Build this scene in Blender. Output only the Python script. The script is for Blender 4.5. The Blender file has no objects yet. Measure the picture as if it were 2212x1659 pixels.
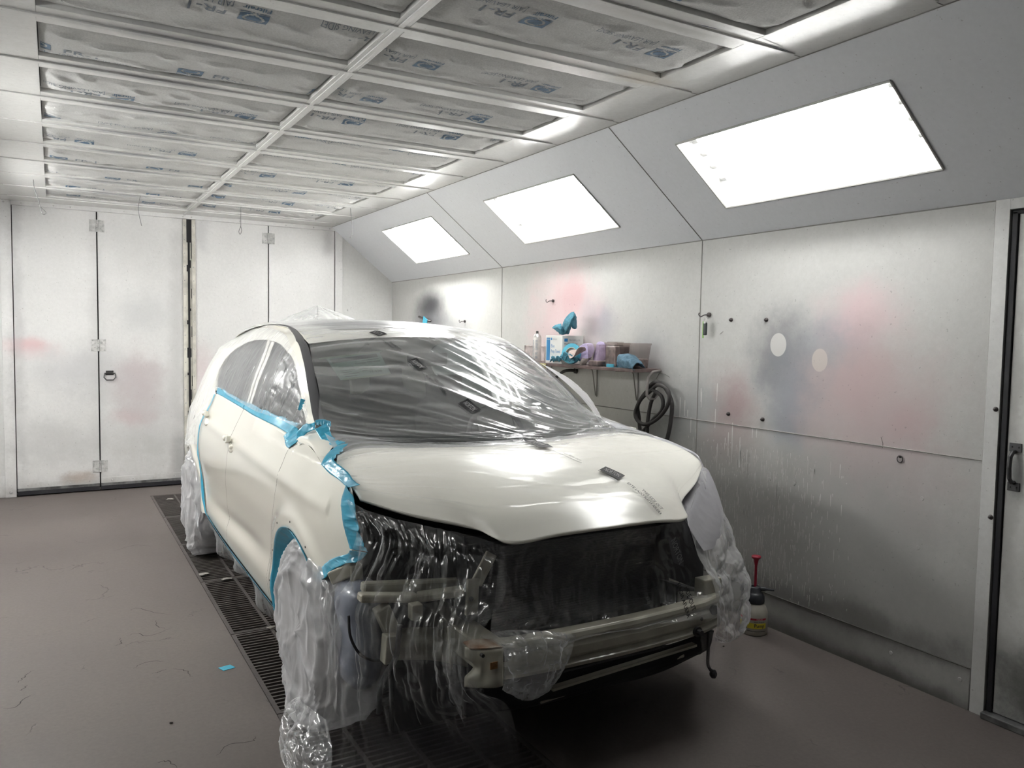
import bpy, bmesh, math, random
import numpy as np
from mathutils import Vector, Matrix
random.seed(7); rng = np.random.default_rng(11)
PI = math.pi
scene = bpy.context.scene
COL = scene.collection

# ------------------------------------------------------------------ camera
CAM_H = 1.6
YAW, PITCH, ROLL, FPX = 30.0743, 3.4854, 0.9517, 1710.77
_y, _p, _r = (math.radians(a) for a in (YAW, PITCH, ROLL))
FWD = Vector((math.sin(_y)*math.cos(_p), math.cos(_y)*math.cos(_p), -math.sin(_p)))
_rt = Vector((math.cos(_y), -math.sin(_y), 0)); _up = _rt.cross(FWD)
RGT = _rt*math.cos(_r) + _up*math.sin(_r); UPV = -_rt*math.sin(_r) + _up*math.cos(_r)
camd = bpy.data.cameras.new('camera'); cam = bpy.data.objects.new('camera', camd); COL.objects.link(cam)
camd.sensor_width = 36.0; camd.lens = FPX/2212*36.0; camd.clip_start = 0.05; camd.clip_end = 100
M = Matrix.Identity(4)
for i in range(3):
    M[i][0] = RGT[i]; M[i][1] = UPV[i]; M[i][2] = -FWD[i]
M[2][3] = CAM_H
cam.matrix_world = M
scene.camera = cam
# ------------------------------------------------------------------ colour management, world
vs = scene.view_settings
scene.display_settings.display_device = 'sRGB'
vs.view_transform = 'Standard'; vs.look = 'None'; vs.gamma = 1.0; vs.use_curve_mapping = False
vs.exposure = 1.22
TUBE_POWER = 26.0        # base strength; each fixture has its own factor to balance the brightness
world = bpy.data.worlds.new('world'); scene.world = world; world.use_nodes = True
world.node_tree.nodes['Background'].inputs[0].default_value = (0.5, 0.52, 0.55, 1)
world.node_tree.nodes['Background'].inputs[1].default_value = 0.25
# ------------------------------------------------------------------ room dimensions (metres)
XL, XR = -1.10, 3.435          # side walls
YB, YF = 8.763, -1.3           # back wall, front wall behind the camera
ZC, ZT = 2.775, 2.199          # ceiling, top of the upright walls
XEL, XER = -0.42, 2.705        # ceiling edges where the light slopes begin

# ================================================================== helpers
def ray(px, py):
    return FWD + RGT*((px-1106)/FPX) - UPV*((py-829.5)/FPX)
def onx(px, py, X):
    d = ray(px, py); return Vector((0, 0, CAM_H)) + d*(X/d.x)
def ony(px, py, Y):
    d = ray(px, py); return Vector((0, 0, CAM_H)) + d*(Y/d.y)
def onz(px, py, Z):
    d = ray(px, py); return Vector((0, 0, CAM_H)) + d*((Z-CAM_H)/d.z)

def wloc(o):
    v = Vector((0, 0, 0))
    while o is not None:
        v += o.location; o = o.parent
    return v
class MB:
    """collects geometry in world coordinates"""
    def __init__(s): s.v = []; s.f = []; s.uv = None; s.mi = []
    def add(s, vs, fs, mi=0):
        n = len(s.v); s.v += [tuple(p) for p in vs]; s.f += [tuple(i+n for i in f) for f in fs]; s.mi += [mi]*len(fs); return s
    def box(s, a, b, mi=0):
        x0, y0, z0 = (min(a[i], b[i]) for i in range(3)); x1, y1, z1 = (max(a[i], b[i]) for i in range(3))
        return s.add([(x0,y0,z0),(x1,y0,z0),(x1,y1,z0),(x0,y1,z0),(x0,y0,z1),(x1,y0,z1),(x1,y1,z1),(x0,y1,z1)],
                     [(0,3,2,1),(4,5,6,7),(0,1,5,4),(1,2,6,5),(2,3,7,6),(3,0,4,7)], mi)
    def obox(s, c, ax, ay, az, mi=0):
        c = Vector(c); ax = Vector(ax); ay = Vector(ay); az = Vector(az)
        P = [c+ax*i+ay*j+az*k for k in (-1,1) for i,j in ((-1,-1),(1,-1),(1,1),(-1,1))]
        return s.add(P, [(0,3,2,1),(4,5,6,7),(0,1,5,4),(1,2,6,5),(2,3,7,6),(3,0,4,7)], mi)
    def cyl(s, a, b, r0, r1=None, n=16, cap=True, mi=0):
        a = Vector(a); b = Vector(b); r1 = r0 if r1 is None else r1
        d = (b-a).normalized(); u = d.orthogonal().normalized(); w = d.cross(u)
        P = []
        for c, r in ((a, r0), (b, r1)):
            P += [c+(u*math.cos(2*PI*i/n)+w*math.sin(2*PI*i/n))*r for i in range(n)]
        F = [(i, (i+1)%n, n+(i+1)%n, n+i) for i in range(n)]
        if cap: F += [tuple(range(n-1,-1,-1)), tuple(range(n, 2*n))]
        return s.add(P, F, mi)
    def lathe(s, c, prof, n=24, axis=(0,0,1), mi=0):
        c = Vector(c); d = Vector(axis).normalized(); u = d.orthogonal().normalized(); w = d.cross(u)
        P = []
        for r, h in prof:
            P += [c+d*h+(u*math.cos(2*PI*i/n)+w*math.sin(2*PI*i/n))*max(r, 1e-5) for i in range(n)]
        F = []
        for k in range(len(prof)-1):
            F += [(k*n+i, k*n+(i+1)%n, (k+1)*n+(i+1)%n, (k+1)*n+i) for i in range(n)]
        return s.add(P, F, mi)
    def tube(s, pts, r, n=10, mi=0, closed=False):
        pts = [Vector(p) for p in pts]; m = len(pts)
        rr = r if isinstance(r, (list, tuple)) else [r]*m
        t0 = (pts[1]-pts[0]).normalized(); u = t0.orthogonal().normalized(); P = []
        for i, p in enumerate(pts):
            t = (pts[min(i+1, m-1)]-pts[max(i-1, 0)])
            if t.length < 1e-9: t = t0
            t.normalize(); u = (u - t*u.dot(t)).normalized(); w = t.cross(u)
            P += [p+(u*math.cos(2*PI*k/n)+w*math.sin(2*PI*k/n))*rr[i] for k in range(n)]
        F = [(i*n+k, i*n+(k+1)%n, (i+1)*n+(k+1)%n, (i+1)*n+k) for i in range(m-1) for k in range(n)]
        F += [tuple(range(n-1,-1,-1)), tuple(range((m-1)*n, m*n))]
        return s.add(P, F, mi)
    def grid(s, G, mi=0, flip=False):
        G = np.asarray(G); a, b = G.shape[:2]; P = [tuple(map(float, p)) for p in G.reshape(-1, 3)]
        F = []
        for i in range(a-1):
            for j in range(b-1):
                q = (i*b+j, (i+1)*b+j, (i+1)*b+j+1, i*b+j+1)
                F.append(q[::-1] if flip else q)
        return s.add(P, F, mi)
    def build(s, name, mats, parent=None, smooth=False, bevel=0, solid=0, loc=None, uvgrid=None, auto=None):
        base = wloc(parent) if parent is not None else Vector((0,0,0))
        if loc is not None: base = base + Vector(loc)
        me = bpy.data.meshes.new(name)
        me.from_pydata([(p[0]-base.x, p[1]-base.y, p[2]-base.z) for p in s.v], [], s.f)
        me.update()
        for m_ in (mats if isinstance(mats, (list, tuple)) else [mats]): me.materials.append(m_)
        if any(s.mi): me.polygons.foreach_set('material_index', s.mi)
        if smooth: me.polygons.foreach_set('use_smooth', [True]*len(me.polygons))
        o = bpy.data.objects.new(name, me); COL.objects.link(o)
        if uvgrid is not None:
            a, b = uvgrid; lay = me.uv_layers.new(name='UVMap')
            uv = np.zeros((len(me.loops), 2)); vi = np.zeros(len(me.loops), int); me.loops.foreach_get('vertex_index', vi)
            uv[:, 0] = (vi // b)/(a-1); uv[:, 1] = (vi % b)/(b-1); lay.data.foreach_set('uv', uv.ravel())
        if loc is not None: o.location = loc
        if parent is not None: o.parent = parent
        if solid:
            m = o.modifiers.new('thick', 'SOLIDIFY'); m.thickness = solid; m.offset = 0
        if bevel:
            m = o.modifiers.new('bevel', 'BEVEL'); m.width = bevel; m.segments = 2; m.limit_method = 'ANGLE'; m.angle_limit = 0.6
        if auto: 
            m = o.modifiers.new('wn', 'WEIGHTED_NORMAL')
        return o
def tag(o, label=None, cat=None, group=None, kind=None):
    if label: o['label'] = label
    if cat: o['category'] = cat
    if group: o['group'] = group
    if kind: o['kind'] = kind
    return o
def thing(name, loc, label, cat, group=None):
    o = bpy.data.objects.new(name, None); o.empty_display_size = 0.1; COL.objects.link(o); o.location = loc
    return tag(o, label, cat, group)
def struct(o, label=None):
    o['kind'] = 'structure'
    if label: o['label'] = label
    return o
def copy_tree(o, delta=(0,0,0)):
    r = o.copy(); COL.objects.link(r); r.location = o.location + Vector(delta)
    for ch in list(o.children):
        c = ch.copy(); COL.objects.link(c); c.parent = r
        for g in list(ch.children):
            d = g.copy(); COL.objects.link(d); d.parent = c
    return r

# text turned into a mesh mapped by a function (u right, v up) -> world point
def text_mesh(txt, size=1.0, align='LEFT', shear=0.0, bold=0.0, res=2):
    cu = bpy.data.curves.new('txt', 'FONT'); cu.body = txt; cu.size = size; cu.align_x = align; cu.resolution_u = res
    cu.shear = shear; cu.offset = bold
    ob = bpy.data.objects.new('txt', cu)
    me = bpy.data.meshes.new_from_object(ob)
    v = [(p.co.x, p.co.y) for p in me.vertices]; f = [tuple(p.vertices) for p in me.polygons]
    bpy.data.meshes.remove(me); bpy.data.objects.remove(ob); bpy.data.curves.remove(cu)
    return v, f
def put_text(mb, txt, O, U, V, size, mi=0, align='LEFT', shear=0, bold=0, width=None):
    v, f = text_mesh(txt, 1.0, align, shear, bold)
    O = Vector(O); U = Vector(U).normalized(); V = Vector(V).normalized()
    xs = [p[0] for p in v] or [0]; w = max(xs)-min(xs) or 1
    sx = width/w if width else size
    mb.add([O+U*(p[0]*sx)+V*(p[1]*size) for p in v], f, mi)

# numpy noise ------------------------------------------------------
def _hash(ix, iy, seed):
    n = (ix.astype(np.int64)*374761393 + iy.astype(np.int64)*668265263 + seed*1442695041) & 0xffffffff
    n = ((n ^ (n >> 13))*1274126177) & 0xffffffff
    return ((n ^ (n >> 16)) & 0xffff)/65535.0
def vnoise(x, y, seed=0):
    x = np.asarray(x, float); y = np.asarray(y, float)
    ix = np.floor(x); iy = np.floor(y); fx = x-ix; fy = y-iy
    fx = fx*fx*fx*(fx*(fx*6-15)+10); fy = fy*fy*fy*(fy*(fy*6-15)+10)
    a = _hash(ix, iy, seed); b = _hash(ix+1, iy, seed); c = _hash(ix, iy+1, seed); d = _hash(ix+1, iy+1, seed)
    return (a*(1-fx)+b*fx)*(1-fy)+(c*(1-fx)+d*fx)*fy
def fbm(x, y, seed=0, o=4):
    t = 0; a = .5
    for k in range(o):
        t = t+a*vnoise(x*2**k, y*2**k, seed+k*17); a *= .5
    return t
def ridged(x, y, seed=0, o=3):
    t = 0; a = .6
    for k in range(o):
        t = t+a*(1-np.abs(2*vnoise(x*2**k, y*2**k, seed+k*13)-1))**3; a *= .5
    return t
def crom(P, n):
    """Catmull-Rom through control points P (k, d) -> n points"""
    P = np.asarray(P, float); k = len(P)
    if k == 2:
        t = np.linspace(0, 1, n)[:, None]; return P[0]*(1-t)+P[1]*t
    E = np.vstack([2*P[0]-P[1], P, 2*P[-1]-P[-2]])
    t = np.linspace(0, k-1, n); i = np.clip(np.floor(t).astype(int), 0, k-2); u = (t-i)[:, None]
    a, b, c, d = E[i], E[i+1], E[i+2], E[i+3]
    return .5*((2*b)+(c-a)*u+(2*a-5*b+4*c-d)*u*u+(3*b-a-3*c+d)*u**3)
def arclen(P, n):
    P = np.asarray(P, float); d = np.r_[0, np.cumsum(np.linalg.norm(np.diff(P, axis=0), axis=1))]
    t = np.linspace(0, d[-1], n); return np.stack([np.interp(t, d, P[:, i]) for i in range(P.shape[1])], 1)
def patch(rows, nu, nv):
    """rows of control points -> dense grid (nu along rows index, nv inside a row)"""
    R = np.array([crom(r, nv) for r in rows])      # k, nv, 3
    return np.stack([crom(R[:, j], nu) for j in range(nv)], 1)
def normals(G):
    du = np.gradient(G, axis=0); dv = np.gradient(G, axis=1); n = np.cross(du, dv)
    return n/np.maximum(np.linalg.norm(n, axis=2, keepdims=True), 1e-9)

# ================================================================== materials
def new_mat(name):
    m = bpy.data.materials.new(name); m.use_nodes = True
    return m, m.node_tree, m.node_tree.nodes['Principled BSDF']
def N(nt, typ, **kw):
    n = nt.nodes.new(typ)
    for k, v in kw.items():
        if hasattr(n, k): setattr(n, k, v)
    return n
def setin(n, **kw):
    for k, v in kw.items(): n.inputs[k.replace('_', ' ')].default_value = v
def mat(name, col, rough=.5, metal=0, coat=0, var=0, vscale=8, bump=0, bscale=60, var_to=None, alpha=1, spec=.5, trans=0):
    m, nt, b = new_mat(name)
    b.inputs['Base Color'].default_value = (*col, 1); b.inputs['Roughness'].default_value = rough
    b.inputs['Metallic'].default_value = metal; b.inputs['Coat Weight'].default_value = coat; b.inputs['Coat Roughness'].default_value = .04
    b.inputs['Specular IOR Level'].default_value = spec; b.inputs['Alpha'].default_value = alpha
    b.inputs['Transmission Weight'].default_value = trans
    tc = N(nt, 'ShaderNodeTexCoord')
    if var:
        n = N(nt, 'ShaderNodeTexNoise'); n.inputs['Scale'].default_value = vscale; n.inputs['Detail'].default_value = 5
        nt.links.new(tc.outputs['Object'], n.inputs['Vector'])
        r = N(nt, 'ShaderNodeValToRGB'); c2 = var_to or tuple(max(0, c*(1-var)) for c in col)
        r.color_ramp.elements[0].position = .35; r.color_ramp.elements[1].position = .65
        r.color_ramp.elements[0].color = (*c2, 1); r.color_ramp.elements[1].color = (*col, 1)
        nt.links.new(n.outputs['Fac'], r.inputs['Fac']); nt.links.new(r.outputs['Color'], b.inputs['Base Color'])
    if bump:
        n = N(nt, 'ShaderNodeTexNoise'); n.inputs['Scale'].default_value = bscale; n.inputs['Detail'].default_value = 3
        nt.links.new(tc.outputs['Object'], n.inputs['Vector'])
        k = N(nt, 'ShaderNodeBump'); k.inputs['Strength'].default_value = bump; k.inputs['Distance'].default_value = .01
        nt.links.new(n.outputs['Fac'], k.inputs['Height']); nt.links.new(k.outputs['Normal'], b.inputs['Normal'])
    return m
def stain_mat(name, base, blobs, rough=.45, mott=.12, bump=.15, dirt=None, fine=0.05, base2=None):
    """painted sheet metal with overspray clouds. blobs: (centre, radii, colour, strength, noise)"""
    m, nt, b = new_mat(name); L = nt.links.new
    b.inputs['Roughness'].default_value = rough
    tc = N(nt, 'ShaderNodeTexCoord')
    n1 = N(nt, 'ShaderNodeTexNoise'); setin(n1, Scale=1.1, Detail=5, Roughness=.62); L(tc.outputs['Object'], n1.inputs['Vector'])
    r = N(nt, 'ShaderNodeValToRGB'); r.color_ramp.elements[0].position = .3; r.color_ramp.elements[1].position = .72
    c2 = base2 or tuple(c*(1-mott*1.6) for c in base)
    r.color_ramp.elements[0].color = (*c2, 1); r.color_ramp.elements[1].color = (*base, 1); L(n1.outputs['Fac'], r.inputs['Fac'])
    cur = r.outputs['Color']
    n2 = N(nt, 'ShaderNodeTexNoise'); setin(n2, Scale=3.2, Detail=8, Roughness=.68); L(tc.outputs['Object'], n2.inputs['Vector'])
    sub = N(nt, 'ShaderNodeVectorMath', operation='SUBTRACT'); L(n2.outputs['Color'], sub.inputs[0]); sub.inputs[1].default_value = (.5, .5, .5)
    # fine grain
    n3 = N(nt, 'ShaderNodeTexNoise'); setin(n3, Scale=38, Detail=5, Roughness=.7); L(tc.outputs['Object'], n3.inputs['Vector'])
    mr = N(nt, 'ShaderNodeMapRange'); setin(mr, From_Min=.3, From_Max=.7, To_Min=1-fine*2, To_Max=1.0); L(n3.outputs['Fac'], mr.inputs['Value'])
    mg = N(nt, 'ShaderNodeMix', data_type='RGBA', blend_type='MULTIPLY'); mg.inputs[0].default_value = 1
    L(cur, mg.inputs[6]); L(mr.outputs['Result'], mg.inputs[7]); cur = mg.outputs[2]
    for (c, rad, colr, st, nz) in blobs:
        a = N(nt, 'ShaderNodeVectorMath', operation='SUBTRACT'); L(tc.outputs['Object'], a.inputs[0]); a.inputs[1].default_value = c
        d = N(nt, 'ShaderNodeVectorMath', operation='MULTIPLY'); L(a.outputs[0], d.inputs[0]); d.inputs[1].default_value = tuple(1/q for q in rad)
        e = N(nt, 'ShaderNodeVectorMath', operation='MULTIPLY_ADD'); L(sub.outputs[0], e.inputs[0]); e.inputs[1].default_value = (nz*4.0,)*3; L(d.outputs[0], e.inputs[2])
        l = N(nt, 'ShaderNodeVectorMath', operation='LENGTH'); L(e.outputs[0], l.inputs[0])
        q = N(nt, 'ShaderNodeMapRange', interpolation_type='SMOOTHERSTEP'); setin(q, From_Min=0.0, From_Max=1.15, To_Min=st, To_Max=0)
        if nz < 0: setin(q, From_Min=.93, From_Max=1.0)
        L(l.outputs['Value'], q.inputs['Value'])
        x = N(nt, 'ShaderNodeMix', data_type='RGBA'); L(q.outputs['Result'], x.inputs[0]); L(cur, x.inputs[6]); x.inputs[7].default_value = (*colr, 1)
        cur = x.outputs[2]
    # small speckles and scratches
    vo = N(nt, 'ShaderNodeTexVoronoi', feature='DISTANCE_TO_EDGE'); setin(vo, Scale=3.2); L(tc.outputs['Object'], vo.inputs['Vector'])
    sp = N(nt, 'ShaderNodeTexNoise'); setin(sp, Scale=75, Detail=1); L(tc.outputs['Object'], sp.inputs['Vector'])
    sr = N(nt, 'ShaderNodeMapRange'); setin(sr, From_Min=.73, From_Max=.78, To_Min=0, To_Max=.35); L(sp.outputs['Fac'], sr.inputs['Value'])
    x = N(nt, 'ShaderNodeMix', data_type='RGBA'); L(sr.outputs['Result'], x.inputs[0]); L(cur, x.inputs[6]); x.inputs[7].default_value = (.12, .11, .1, 1); cur = x.outputs[2]
    L(cur, b.inputs['Base Color'])
    bp = N(nt, 'ShaderNodeBump'); setin(bp, Strength=bump, Distance=.02); L(n2.outputs['Fac'], bp.inputs['Height'])
    bp2 = N(nt, 'ShaderNodeBump'); setin(bp2, Strength=bump*.6, Distance=.003); L(n3.outputs['Fac'], bp2.inputs['Height']); L(bp.outputs['Normal'], bp2.inputs['Normal'])
    L(bp2.outputs['Normal'], b.inputs['Normal'])
    return m
def film_mat(name, base=.1, graz=.55, cloud=.12, wr=.5, scale=(3, 30, 3), tint=(.9,.91,.93), rough=.16, use_uv=False, milk=.3, seed=0.0, crease=.35, graze_pow=2.2):
    """thin clear polyethylene: transparent, glossy creases, faintly milky"""
    m, nt, b = new_mat(name); nt.nodes.remove(b); L = nt.links.new
    out = nt.nodes['Material Output']
    tc = N(nt, 'ShaderNodeTexCoord'); mp = N(nt, 'ShaderNodeMapping'); mp.inputs['Scale'].default_value = scale; mp.inputs['Location'].default_value = (seed, seed*1.7, seed*.3)
    L(tc.outputs['UV' if use_uv else 'Object'], mp.inputs['Vector'])
    n1 = N(nt, 'ShaderNodeTexNoise'); setin(n1, Scale=1, Detail=4, Roughness=.55, Distortion=.6); n1.noise_type = 'RIDGED_MULTIFRACTAL' if hasattr(n1, 'noise_type') else n1.noise_type
    L(mp.outputs[0], n1.inputs['Vector'])
    bp = N(nt, 'ShaderNodeBump'); setin(bp, Strength=wr, Distance=.02); L(n1.outputs['Fac'], bp.inputs['Height'])
    n2 = N(nt, 'ShaderNodeTexNoise'); setin(n2, Scale=2.2, Detail=5, Roughness=.6); L(tc.outputs['Object'], n2.inputs['Vector'])
    gl = N(nt, 'ShaderNodeBsdfGlossy'); gl.inputs['Roughness'].default_value = rough; gl.inputs['Color'].default_value = (1,1,1,1); L(bp.outputs['Normal'], gl.inputs['Normal'])
    df = N(nt, 'ShaderNodeBsdfDiffuse'); df.inputs['Color'].default_value = (*tint, 1); L(bp.outputs['Normal'], df.inputs['Normal'])
    tl = N(nt, 'ShaderNodeBsdfTranslucent'); tl.inputs['Color'].default_value = (*tint, 1); L(bp.outputs['Normal'], tl.inputs['Normal'])
    m1 = N(nt, 'ShaderNodeMixShader'); m1.inputs[0].default_value = .35; L(df.outputs[0], m1.inputs[1]); L(tl.outputs[0], m1.inputs[2])
    m2 = N(nt, 'ShaderNodeMixShader'); m2.inputs[0].default_value = 1-milk; L(m1.outputs[0], m2.inputs[1]); L(gl.outputs[0], m2.inputs[2])
    lw = N(nt, 'ShaderNodeLayerWeight'); lw.inputs['Blend'].default_value = .5; L(bp.outputs['Normal'], lw.inputs['Normal'])
    pw = N(nt, 'ShaderNodeMath', operation='POWER'); L(lw.outputs['Facing'], pw.inputs[0]); pw.inputs[1].default_value = graze_pow
    a = N(nt, 'ShaderNodeMath', operation='MULTIPLY_ADD'); L(pw.outputs[0], a.inputs[0]); a.inputs[1].default_value = graz; a.inputs[2].default_value = base
    c = N(nt, 'ShaderNodeMapRange'); setin(c, From_Min=.4, From_Max=.75, To_Min=0, To_Max=cloud); L(n2.outputs['Fac'], c.inputs['Value'])
    d = N(nt, 'ShaderNodeMath', operation='ADD'); L(a.outputs[0], d.inputs[0]); L(c.outputs[0], d.inputs[1])
    cr = N(nt, 'ShaderNodeMapRange'); setin(cr, From_Min=.62 if n1.noise_type == 'FBM' else 1.0, From_Max=.8 if n1.noise_type == 'FBM' else 1.8, To_Min=0, To_Max=crease); L(n1.outputs['Fac'], cr.inputs['Value'])
    e = N(nt, 'ShaderNodeMath', operation='ADD'); e.use_clamp = True; L(d.outputs[0], e.inputs[0]); L(cr.outputs[0], e.inputs[1])
    tr = N(nt, 'ShaderNodeBsdfTransparent'); tr.inputs['Color'].default_value = (.97,.975,.98,1)
    mx = N(nt, 'ShaderNodeMixShader'); L(e.outputs[0], mx.inputs[0]); L(tr.outputs[0], mx.inputs[1]); L(m2.outputs[0], mx.inputs[2])
    L(mx.outputs[0], out.inputs['Surface'])
    return m
def glass_mat(name, tint=(.5,.55,.56), refl=.12, graz=.8):
    m, nt, b = new_mat(name); nt.nodes.remove(b); L = nt.links.new; out = nt.nodes['Material Output']
    tr = N(nt, 'ShaderNodeBsdfTransparent'); tr.inputs['Color'].default_value = (*tint, 1)
    gl = N(nt, 'ShaderNodeBsdfGlossy'); gl.inputs['Roughness'].default_value = .02
    fr = N(nt, 'ShaderNodeLayerWeight'); fr.inputs['Blend'].default_value = .3
    pw = N(nt, 'ShaderNodeMath', operation='POWER'); L(fr.outputs['Facing'], pw.inputs[0]); pw.inputs[1].default_value = 3
    a = N(nt, 'ShaderNodeMath', operation='MULTIPLY_ADD'); L(pw.outputs[0], a.inputs[0]); a.inputs[1].default_value = graz; a.inputs[2].default_value = refl; a.use_clamp = True
    mx = N(nt, 'ShaderNodeMixShader'); L(a.outputs[0], mx.inputs[0]); L(tr.outputs[0], mx.inputs[1]); L(gl.outputs[0], mx.inputs[2]); L(mx.outputs[0], out.inputs['Surface'])
    return m
def emis(name, col, s):
    m, nt, b = new_mat(name); b.inputs['Base Color'].default_value = (*col, 1)
    b.inputs['Emission Color'].default_value = (*col, 1); b.inputs['Emission Strength'].default_value = s
    return m
# ================================================================== setting
GREY = (.60, .60, .59); RED = (.47, .25, .265); PINK = (.58, .43, .445); DARK = (.03, .03, .035); SLATE = (.22, .235, .27)
RUST = (.25, .14, .07)
wall_blobs = [   # on the right-hand wall, (x, y, z)
    ((XR,7.68,1.88),(.3,.58,.26),DARK,.98,.14), ((XR,7.6,1.70),(.4,.8,.22),(.12,.12,.13),.85,.2), ((XR,7.5,1.52),(.4,.5,.3),(.3,.3,.31),.5,.3),
    ((XR,6.95,1.62),(.4,.45,.25),(.3,.3,.31),.5,.35),
    ((XR,5.15,1.84),(.4,.66,.42),PINK,.75,.40), ((XR,5.05,1.90),(.3,.30,.22),RED,.42,.4), ((XR,5.3,1.62),(.4,.5,.3),PINK,.6,.35), ((XR,4.75,1.72),(.3,.35,.25),(.45,.36,.39),.6,.35),
    ((XR,4.62,1.72),(.3,.2,.2),(.28,.29,.34),.5,.35),
    ((XR,4.1,1.48),(.3,.3,.3),(.3,.31,.33),.55,.3), ((XR,3.72,1.15),(.3,.45,.4),(.27,.28,.29),.62,.4),
    ((XR,3.35,1.22),(.3,.28,.26),(.34,.22,.225),.7,.4), ((XR,3.35,1.0),(.3,.3,.22),(.33,.25,.25),.55,.3),
    ((XR,3.02,1.53),(.3,.32,.34),(.17,.17,.185),.9,.28), ((XR,2.82,1.42),(.3,.42,.33),SLATE,.75,.3), ((XR,2.63,1.64),(.3,.3,.16),(.25,.28,.32),.75,.22),
    ((XR,2.92,1.18),(.3,.22,.3),(.24,.265,.31),.75,.3), ((XR,2.52,1.74),(.3,.35,.22),PINK,.85,.35), ((XR,2.5,1.42),(.3,.2,.3),RED,.5,.35),
    ((XR,2.45,1.3),(.3,.6,.5),(.46,.36,.36),.75,.35), ((XR,2.25,1.2),(.3,.18,.16),(.48,.30,.31),.5,.35), ((XR,2.35,1.0),(.3,.6,.4),(.42,.36,.36),.6,.4),
    ((XR,3.0,.72),(.3,.6,.42),(.33,.33,.31),.6,.4), ((XR,2.4,.72),(.3,.6,.3),(.36,.36,.35),.5,.4),
    ((XR,3.03,1.575),(.3,.057,.066),(.56,.55,.54),.96,-.0001), ((XR,2.755,1.50),(.3,.05,.062),(.52,.47,.44),.93,-.0001),
    ((XR,2.7,.45),(.5,1.7,.62),(.34,.335,.32),.42,.25), ((XR,5.5,.1),(.4,5,.32),(.2,.19,.175),.6,.25), ((XR,2.6,.22),(.4,1.3,.12),(.12,.115,.11),.55,.5), ((XR,2.6,0),(.4,2,.10),(.08,.075,.07),.85,.35)]  # first entry: grey overspray mixed with painted-in light falloff towards the floor
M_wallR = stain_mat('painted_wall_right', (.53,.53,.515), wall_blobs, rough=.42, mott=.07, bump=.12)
M_paint = stain_mat('painted_steel', (.68,.68,.67), [], rough=.4, mott=.07, bump=.08)
M_slope = stain_mat('slope_paint', (.70,.715,.745), [], rough=.5, mott=.03, bump=.06, fine=.03)
back_blobs = [((-.2,YB,1.44),(.26,.6,.09),(.62,.33,.35),.6,.3), ((-.2,YB,1.4),(.34,.6,.16),(.62,.46,.47),.55,.35),
    ((.72,YB,1.1),(.32,.6,.42),(.50,.36,.38),.55,.35), ((.68,YB,.72),(.25,.6,.15),(.52,.34,.36),.5,.4), ((.8,YB,1.75),(.4,.6,.3),(.42,.43,.44),.45,.3),
    ((.45,YB,1.2),(.6,.6,.4),(.42,.42,.43),.4,.35), ((.15,YB,1.2),(.5,.6,.35),(.46,.46,.48),.45,.3), ((1.33,YB,1.2),(.2,.6,.35),(.50,.34,.36),.35,.3),
    ((.8,YB,.9),(.5,.6,.6),(.40,.39,.40),.45,.4), ((.0,YB,.5),(.7,.6,.3),(.42,.42,.42),.45,.5), ((.85,YB,.42),(.5,.6,.25),(.44,.44,.43),.5,.5),
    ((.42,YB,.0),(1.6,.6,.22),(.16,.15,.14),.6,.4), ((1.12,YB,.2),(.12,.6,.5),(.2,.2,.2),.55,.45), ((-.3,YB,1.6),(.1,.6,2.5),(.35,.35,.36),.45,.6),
    ((1.1,YB,1.6),(.12,.6,2.5),(.4,.4,.4),.5,.5), ((.38,YB,1.6),(.12,.6,2.5),(.45,.45,.45),.35,.5), ((.2,YB,.14),(.16,.6,.08),RUST,.45,.6),((1.35,YB,2.6),(.12,.6,.3),(.4,.4,.42),.5,.5), ((2.66,YB,2.6),(.12,.6,.22),(.35,.35,.36),.5,.4)]
M_back = stain_mat('painted_doors', (.74,.735,.73), back_blobs, rough=.38, mott=.09, bump=.16)
ceil_blobs = [((.45,5.35+.6096*k,ZC),(.55,.10,.2),(.28,.28,.29),.75,.3) for k in range(-3,5)] + \
    [((1.95,1.15+.6*k,ZC),(.5,.05,.2),(.36,.35,.34),.4,.5) for k in range(3)] + [((2.33,2.9,ZC),(.25,.12,.2),(.55,.50,.42),.6,.5)]
M_ceil = stain_mat('ceiling_paint', (.72,.72,.705), ceil_blobs, rough=.26, mott=.05, bump=.10)
M_dark = mat('black_rubber', (.012,.012,.016), .6)
M_seam = mat('seam_sealant', (.24,.235,.22), .7)
M_grime = mat('grimy_steel', (.18,.18,.18), .45, var=.5, vscale=14, var_to=(.05,.05,.05))
M_bolt = mat('painted_bolt', (.5,.5,.49), .4)
M_darksteel = mat('dark_steel', (.06,.06,.062), .4, metal=.6)

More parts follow.
